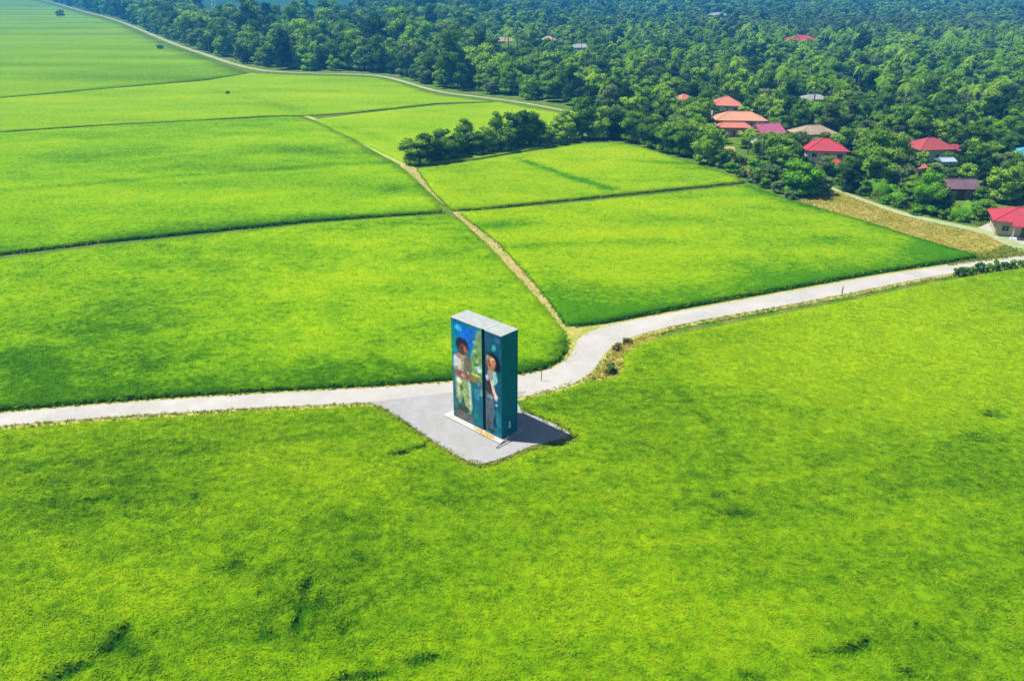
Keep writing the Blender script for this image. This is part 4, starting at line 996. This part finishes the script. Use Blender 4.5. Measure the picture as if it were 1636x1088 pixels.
for k, (px, py, h_) in enumerate([(1168, 275, 2.6), (1184, 283, 2.2), (1204, 291, 2.8), (1222, 300, 2.4), (1246, 308, 3.0), (1182, 264, 2.4), (1207, 272, 3.0), (1228, 282, 3.4), (1262, 318, 2.0), (1212, 283, 2.2)]):
    explicit(px, py, BUSH, h_, h_ * .8, 'olive scrub bush between the right rice field and the village path', 'leaf_grey' if k % 3 else 'leaf_bright', name='bush', cat='bush', group='scrub bushes left of the dry grass')
for k, (px, py, h_) in enumerate([(1378, 312, 2.4), (1418, 326, 2.0), (1440, 332, 2.6), (1462, 344, 1.8), (1512, 350, 2.2), (1536, 354, 2.0), (1558, 350, 2.8), (1424, 316, 3.0)]):
    explicit(px, py, BUSH, h_, h_ * .8, 'low green bush lining the upper side of the village track', 'leaf_bright' if k % 2 else None, name='bush', cat='bush', group='bushes along the village track')
# roadside hedge at the right
hp = smooth_poly(W_([(1530, 440), (1580, 433), (1640, 424), (1720, 414)]), 1)
for k in range(16):
    t_ = k / 15 * (len(hp) - 1); i = min(int(t_), len(hp) - 2); a = np.array(hp[i]); b = np.array(hp[i + 1]); p = a + (b - a) * (t_ - i)
    plant('roadside_shrub', BUSH, p[0] + random.uniform(-.2, .2), p[1] + random.uniform(-.2, .2), .55, .75 * random.uniform(.7, 1.15), k * 1.3,
          'dark shrub in the short row along the lower edge of the road at the right', 'shrub', 'row of roadside shrubs', 'leaf')

# the wood: candidate positions on a jittered grid
forest_edge = W_([(20, -12), (80, 2), (130, 16), (190, 30), (270, 65), (320, 82), (400, 108), (470, 113), (560, 115), (605, 117), (640, 124), (700, 144), (780, 152), (850, 162), (905, 172), (935, 195), (940, 225), (985, 226), (1030, 230), (1090, 250),
                  (1150, 268), (1195, 285), (1275, 314), (1330, 296), (1380, 316), (1450, 338), (1520, 352), (1570, 352), (1600, 330), (1640, 328), (1760, 330), (2300, 380)])
forest_poly = forest_edge + [(900, 100), (2400, 1500), (2400, 1900), (-2200, 1900), (-1400, 2100)]
road_pts = W_([(1330, 303), (1250, 293), (1200, 275), (1170, 255), (1165, 235)])
cand = []
rr = np.random.default_rng(99)
def scatter(y0, y1, sp):
    ny = int((y1 - y0) / sp)
    for j in range(ny):
        y = y0 + (j + .5) * sp; hw = y * .70 + 40; nx = int(2 * hw / sp)
        xs = -hw + (np.arange(nx) + .5) * sp + rr.uniform(-.4, .4, nx) * sp; ys = y + rr.uniform(-.4, .4, nx) * sp
        cand.extend(zip(xs, ys))
scatter(120, 300, 5.6); scatter(300, 620, 7.6); scatter(620, 1000, 9.0); scatter(1000, 1850, 12.0)
cand = np.array(cand); cand = cand[inside(cand, forest_poly)]
de = polydist(cand, forest_edge)
near_v = polydist(cand, road_pts)
keep = np.ones(len(cand), bool); keep &= ~((near_v < 3.5) & (cand[:, 1] < 300))
keep &= de > 1.5
wx, wy = np.array([proj(a, b, 0) for a, b in cand]).T; keep &= ~((wx > 318) & (wx < 572) & (wy < 40) & (wy > -60))
cand = cand[keep]; de = de[keep]
trees = []
for (x, y), e_ in zip(cand, de):
    if any((x - a) ** 2 + (y - b) ** 2 < (c + 2) ** 2 for a, b, c in HOUSES): continue
    if y < 330 and any((x - a) ** 2 + (y - b) ** 2 < (c + 1.5) ** 2 for a, b, c in occupied): continue
    leftness = np.clip((-x + 60) / 120, 0, 1) if y > 290 else 0
    big = .80 + .55 * leftness; sc_ = big * rr.uniform(.62, 1.28)
    if y > 600: sc_ *= 1.12
    if y > 1000: sc_ *= 1.25
    if e_ < 7: sc_ *= .85
    k = int(rr.integers(0, 6)); pr = PR[k]; zs = sc_ * rr.uniform(.85, 1.2)
    d = math.hypot(x, y); ok = True
    # keep the houses' fronts open: gardens with low plants only
    bxp, byp = proj(x, y, 0); _, typ = proj(x, y, pr['H'] * zs); rp = F_PX * pr['R'] * sc_ * .8 / (d * 1.08)
    top_h = pr['H'] * zs; rad = pr['R'] * sc_
    for (r_, dh) in RECTS:
        if d < dh and bxp + rp > r_[0] and bxp - rp < r_[2] and byp > r_[1]:
            lim = r_[1] + .72 * (r_[3] - r_[1]) if bxp + rp * .3 > r_[0] and bxp - rp * .3 < r_[2] else r_[1] + .3 * (r_[3] - r_[1])
            while top_h > 1.6 and proj(x, y, top_h)[1] < lim: top_h *= .9; rad = max(rad * .93, 2.0)
    if top_h <= 1.9: continue
    if top_h < 4.0: k = -1 if rr.uniform() < .5 else 3; pr = BUSH if k < 0 else PR[3]; rad = min(rad, top_h * .8)
    sc_ = rad / pr['R']; zs = top_h / pr['H']
    if ok: trees.append((d, x, y, k, sc_, zs))
trees.sort()
n_explicit = len([o for o in C.objects if o.parent is None and o.get('category') in ('tree', 'palm', 'banana plant', 'bush', 'shrub')])
N_IND = 292 - n_explicit
def in_view(x, y, h):
    a, b = proj(x, y, 0); _, c = proj(x, y, h)
    return -25 < a < 1661 and b > -10
FRESH = [((1450, 85), 110, 40, .8), ((1200, 90), 50, 30, .4), ((780, 105), 40, 40, .35), ((1340, 150), 30, 20, .5), ((1600, 100), 70, 50, .5), ((640, 70), 40, 30, .3)]
GREYS = [((1480, 48), 220, 110, .75), ((1280, 60), 110, 60, .35), ((1620, 62), 100, 60, .5), ((1430, 175), 30, 18, .4)]
def variant(x, y):
    Q = np.array([[x, y]]); f_ = .10 + sum(float(blob(Q, c, a_, b_, w_)[0]) for c, a_, b_, w_ in FRESH); g_ = .10 + sum(float(blob(Q, c, a_, b_, w_)[0]) for c, a_, b_, w_ in GREYS)
    f_ += .5 * max(0, float(fbm(x / 45, y / 60, 401)) - .55); u = rr.uniform()
    return 1 if u < f_ else 2 if u < f_ + g_ else 3 if u > .86 else 0
ind = []; rest = []
for t_ in trees:
    (ind if len(ind) < N_IND and in_view(t_[1], t_[2], 8) else rest).append(t_)
MARKS = [((1160, 160), 'the salmon roofed white house'), ((1092, 154), 'the salmon roof corner'), ((1180, 184), 'the long peach roof'), ((1224, 206), 'the pink roof'), ((1298, 205), 'the beige roof'),
         ((1317, 232), 'the bright red roofed house'), ((1484, 232), 'the dull red roof'), ((1529, 295), 'the timber house'), ((1610, 345), 'the crimson roofed house'), ((1625, 244), 'the blue roof'),
         ((1300, 155), 'the grey roof'), ((1397, 188), 'the little grey hut'), ((1345, 140), 'the yellow lime tree'), ((1130, 240), 'the big round tree'), ((1010, 215), 'the rim of the small field'), ((930, 195), 'the tall pale corner tree'),
         ((905, 176), 'the near end of the far track'), ((780, 155), 'the straight part of the far track'), ((605, 120), 'the bend of the far track'), ((1450, 335), 'the middle of the village track'), ((1240, 280), 'the tan village path')]
TONES = {0: 'mid green', 1: 'fresh bright green', 2: 'greyish green', 3: 'very dark green'}
items = []
for n_, (d, x, y, k, s, zs) in enumerate(ind):
    pr = BUSH if k < 0 else PR[k]; v_ = variant(x, y); hh_ = pr['H'] * zs
    bxp, byp = proj(x, y, hh_ * .5)
    (mx_, my_), nm_ = min(MARKS, key=lambda m_: (m_[0][0] - bxp) ** 2 + 4 * (m_[0][1] - byp) ** 2)
    dx_, dy_ = bxp - mx_, byp - my_
    rel = ('right of' if dx_ > 0 else 'left of') if abs(dx_) > 2.2 * abs(dy_) else ('behind' if dy_ < 0 else 'in front of')
    size = ('low' if hh_ < 3.2 else 'small') if hh_ < 5.5 else 'tall' if hh_ > 12.5 else 'midsized' if hh_ > 9 else 'rounded'
    items.append([x, y, s, zs, n_, pr, v_, k, '%s %s %s %s %s' % (size, TONES[v_], 'bush' if k < 0 else 'tree', rel, nm_), bxp])
ORD = ['leftmost', 'second from left', 'third from left', 'fourth from left', 'fifth from left', 'sixth from left', 'seventh from left']
cnt = {}
for it in items: cnt.setdefault(it[8], []).append(it)
for lb, L_ in cnt.items():
    L_.sort(key=lambda it: it[9])
    for i, it in enumerate(L_):
        if 1 < len(L_) <= 7: it.append(lb + ', ' + ORD[i])
        else: it.append(lb)
for x, y, s, zs, n_, pr, v_, k, lb0, bxp, lb in items:
    gr = 'low bushes in the village gardens' if k < 0 else 'trees around the village houses' if bxp > 1080 else 'front trees of the forest behind the fields'
    plant('bush' if k < 0 else 'broadleaf_tree', pr, x, y, s, zs, n_ * 1.7, lb, 'bush' if k < 0 else 'tree', gr, [None, 'leaf_fresh', 'leaf_grey', 'leaf_dark'][v_])
VAR = ['leaf', 'leaf_fresh', 'leaf_grey', 'leaf_dark']
lib = bpy.data.collections.new('tree_library'); n_lib = 0
for pr in PR + [BUSH, PALM[0]]:
    for v in VAR:
        cm = pr['c'].copy(); cm.materials.clear(); cm.materials.append(M[v])
        if pr is PALM[0]:                                   # palms keep their trunk, seen between the crowns
            va = [q_.co[:] for q_ in pr['c'].vertices]; fa = [tuple(p_.vertices) for p_ in pr['c'].polygons]
            vb = [q_.co[:] for q_ in pr['t'].vertices]; fb = [tuple(i_ + len(va) for i_ in p_.vertices) for p_ in pr['t'].polygons]
            cm = bpy.data.meshes.new('palm'); cm.from_pydata(va + vb, [], fa + fb); cm.materials.append(M[v]); cm.materials.append(M['bark'])
            for i_, p_ in enumerate(cm.polygons): p_.material_index = 0 if i_ < len(fa) else 1
            cm.update()
        lib.objects.link(bpy.data.objects.new('lib_%02d' % n_lib, cm)); n_lib += 1
pts = np.array([(t[1], t[2], max(0.0, float(hill_z(t[1], t[2]))) if t[2] > 1100 else 0.0) for t in rest])
idx = np.array([(t[3] if t[3] >= 0 else 6) * 4 + variant(t[1], t[2]) for t in rest], np.int32)
idx[(rr.uniform(0, 1, len(idx)) < .11) & (pts[:, 1] < 700)] = 29
sv = np.array([(t[4], t[4], t[5]) for t in rest], np.float32); rt_ = rr.uniform(0, 6.28, len(rest)).astype(np.float32)
sv[idx == 29] = rr.uniform(1.1, 1.45, (int((idx == 29).sum()), 1))
em_ = rr.uniform(0, 1, len(sv)) < .05; sv[em_] *= 1.35
me = bpy.data.meshes.new('forest'); me.vertices.add(len(pts)); me.vertices.foreach_set('co', pts.astype(np.float32).ravel())
a = me.attributes.new('idx', 'INT', 'POINT'); a.data.foreach_set('value', idx)
a = me.attributes.new('scl', 'FLOAT_VECTOR', 'POINT'); a.data.foreach_set('vector', sv.ravel())
a = me.attributes.new('rotv', 'FLOAT_VECTOR', 'POINT'); a.data.foreach_set('vector', np.stack([rt_ * 0, rt_ * 0, rt_], -1).astype(np.float32).ravel())
fo = link('forest', me); me.materials.append(M['leaf'])
tag(fo, 'dense mixed forest stretching to the blue hills beyond the fields and village', 'forest', kind='stuff')
ng = bpy.data.node_groups.new('forest_nodes', 'GeometryNodeTree')
ng.interface.new_socket('Geometry', in_out='INPUT', socket_type='NodeSocketGeometry'); ng.interface.new_socket('Geometry', in_out='OUTPUT', socket_type='NodeSocketGeometry')
gi = ng.nodes.new('NodeGroupInput'); go = ng.nodes.new('NodeGroupOutput'); iop = ng.nodes.new('GeometryNodeInstanceOnPoints'); ci = ng.nodes.new('GeometryNodeCollectionInfo')
ci.inputs['Collection'].default_value = lib; ci.inputs['Separate Children'].default_value = True; ci.inputs['Reset Children'].default_value = True
def na(nm, ty):
    n_ = ng.nodes.new('GeometryNodeInputNamedAttribute'); n_.data_type = ty; n_.inputs[0].default_value = nm; return n_.outputs[0]
ng.links.new(gi.outputs[0], iop.inputs['Points']); ng.links.new(ci.outputs[0], iop.inputs['Instance']); iop.inputs['Pick Instance'].default_value = True
ng.links.new(na('idx', 'INT'), iop.inputs['Instance Index']); ng.links.new(na('scl', 'FLOAT_VECTOR'), iop.inputs['Scale']); ng.links.new(na('rotv', 'FLOAT_VECTOR'), iop.inputs['Rotation'])
ng.links.new(iop.outputs[0], go.inputs[0])
md = fo.modifiers.new('forest', 'NODES'); md.node_group = ng

# pylon in the far haze
x, y = at(345, 30)
rt = empty('power_pylon', (x, y, 0), R(20)); tag(rt, 'pale lattice power pylon rising far behind the forest at the top left', 'pylon')
mb = MB(); HP = 46
for sx in (-1, 1):
    for sy in (-1, 1): mb.tube([(sx * 3.5, sy * 3.5, 0), (sx * .9, sy * .9, HP * .7), (sx * .5, sy * .5, HP)], .32, 4)
for k in range(12):
    z_ = HP * k / 12; z2 = HP * (k + 1) / 12; f_ = lambda z: 3.5 + (.9 - 3.5) * min(1, z / (HP * .7))
    for sy in (-1, 1):
        mb.tube([(-f_(z_), sy * f_(z_), z_), (f_(z2), sy * f_(z2), z2)], .14, 4); mb.tube([(sy * f_(z_), f_(z_), z_), (sy * f_(z2), -f_(z2), z2)], .14, 4)
PY = mat('galvanised_steel', (.75, .75, .75), .5, .3)
mb.build('mast', PY, rt)
for z_ in (32, 38, 44): MB().tube([(-6.5, 0, z_), (0, 0, z_ + .8), (6.5, 0, z_)], .25, 4).build('cross_arm', PY, rt)
print('trees', len(ind), len(rest), 'explicit', n_explicit)
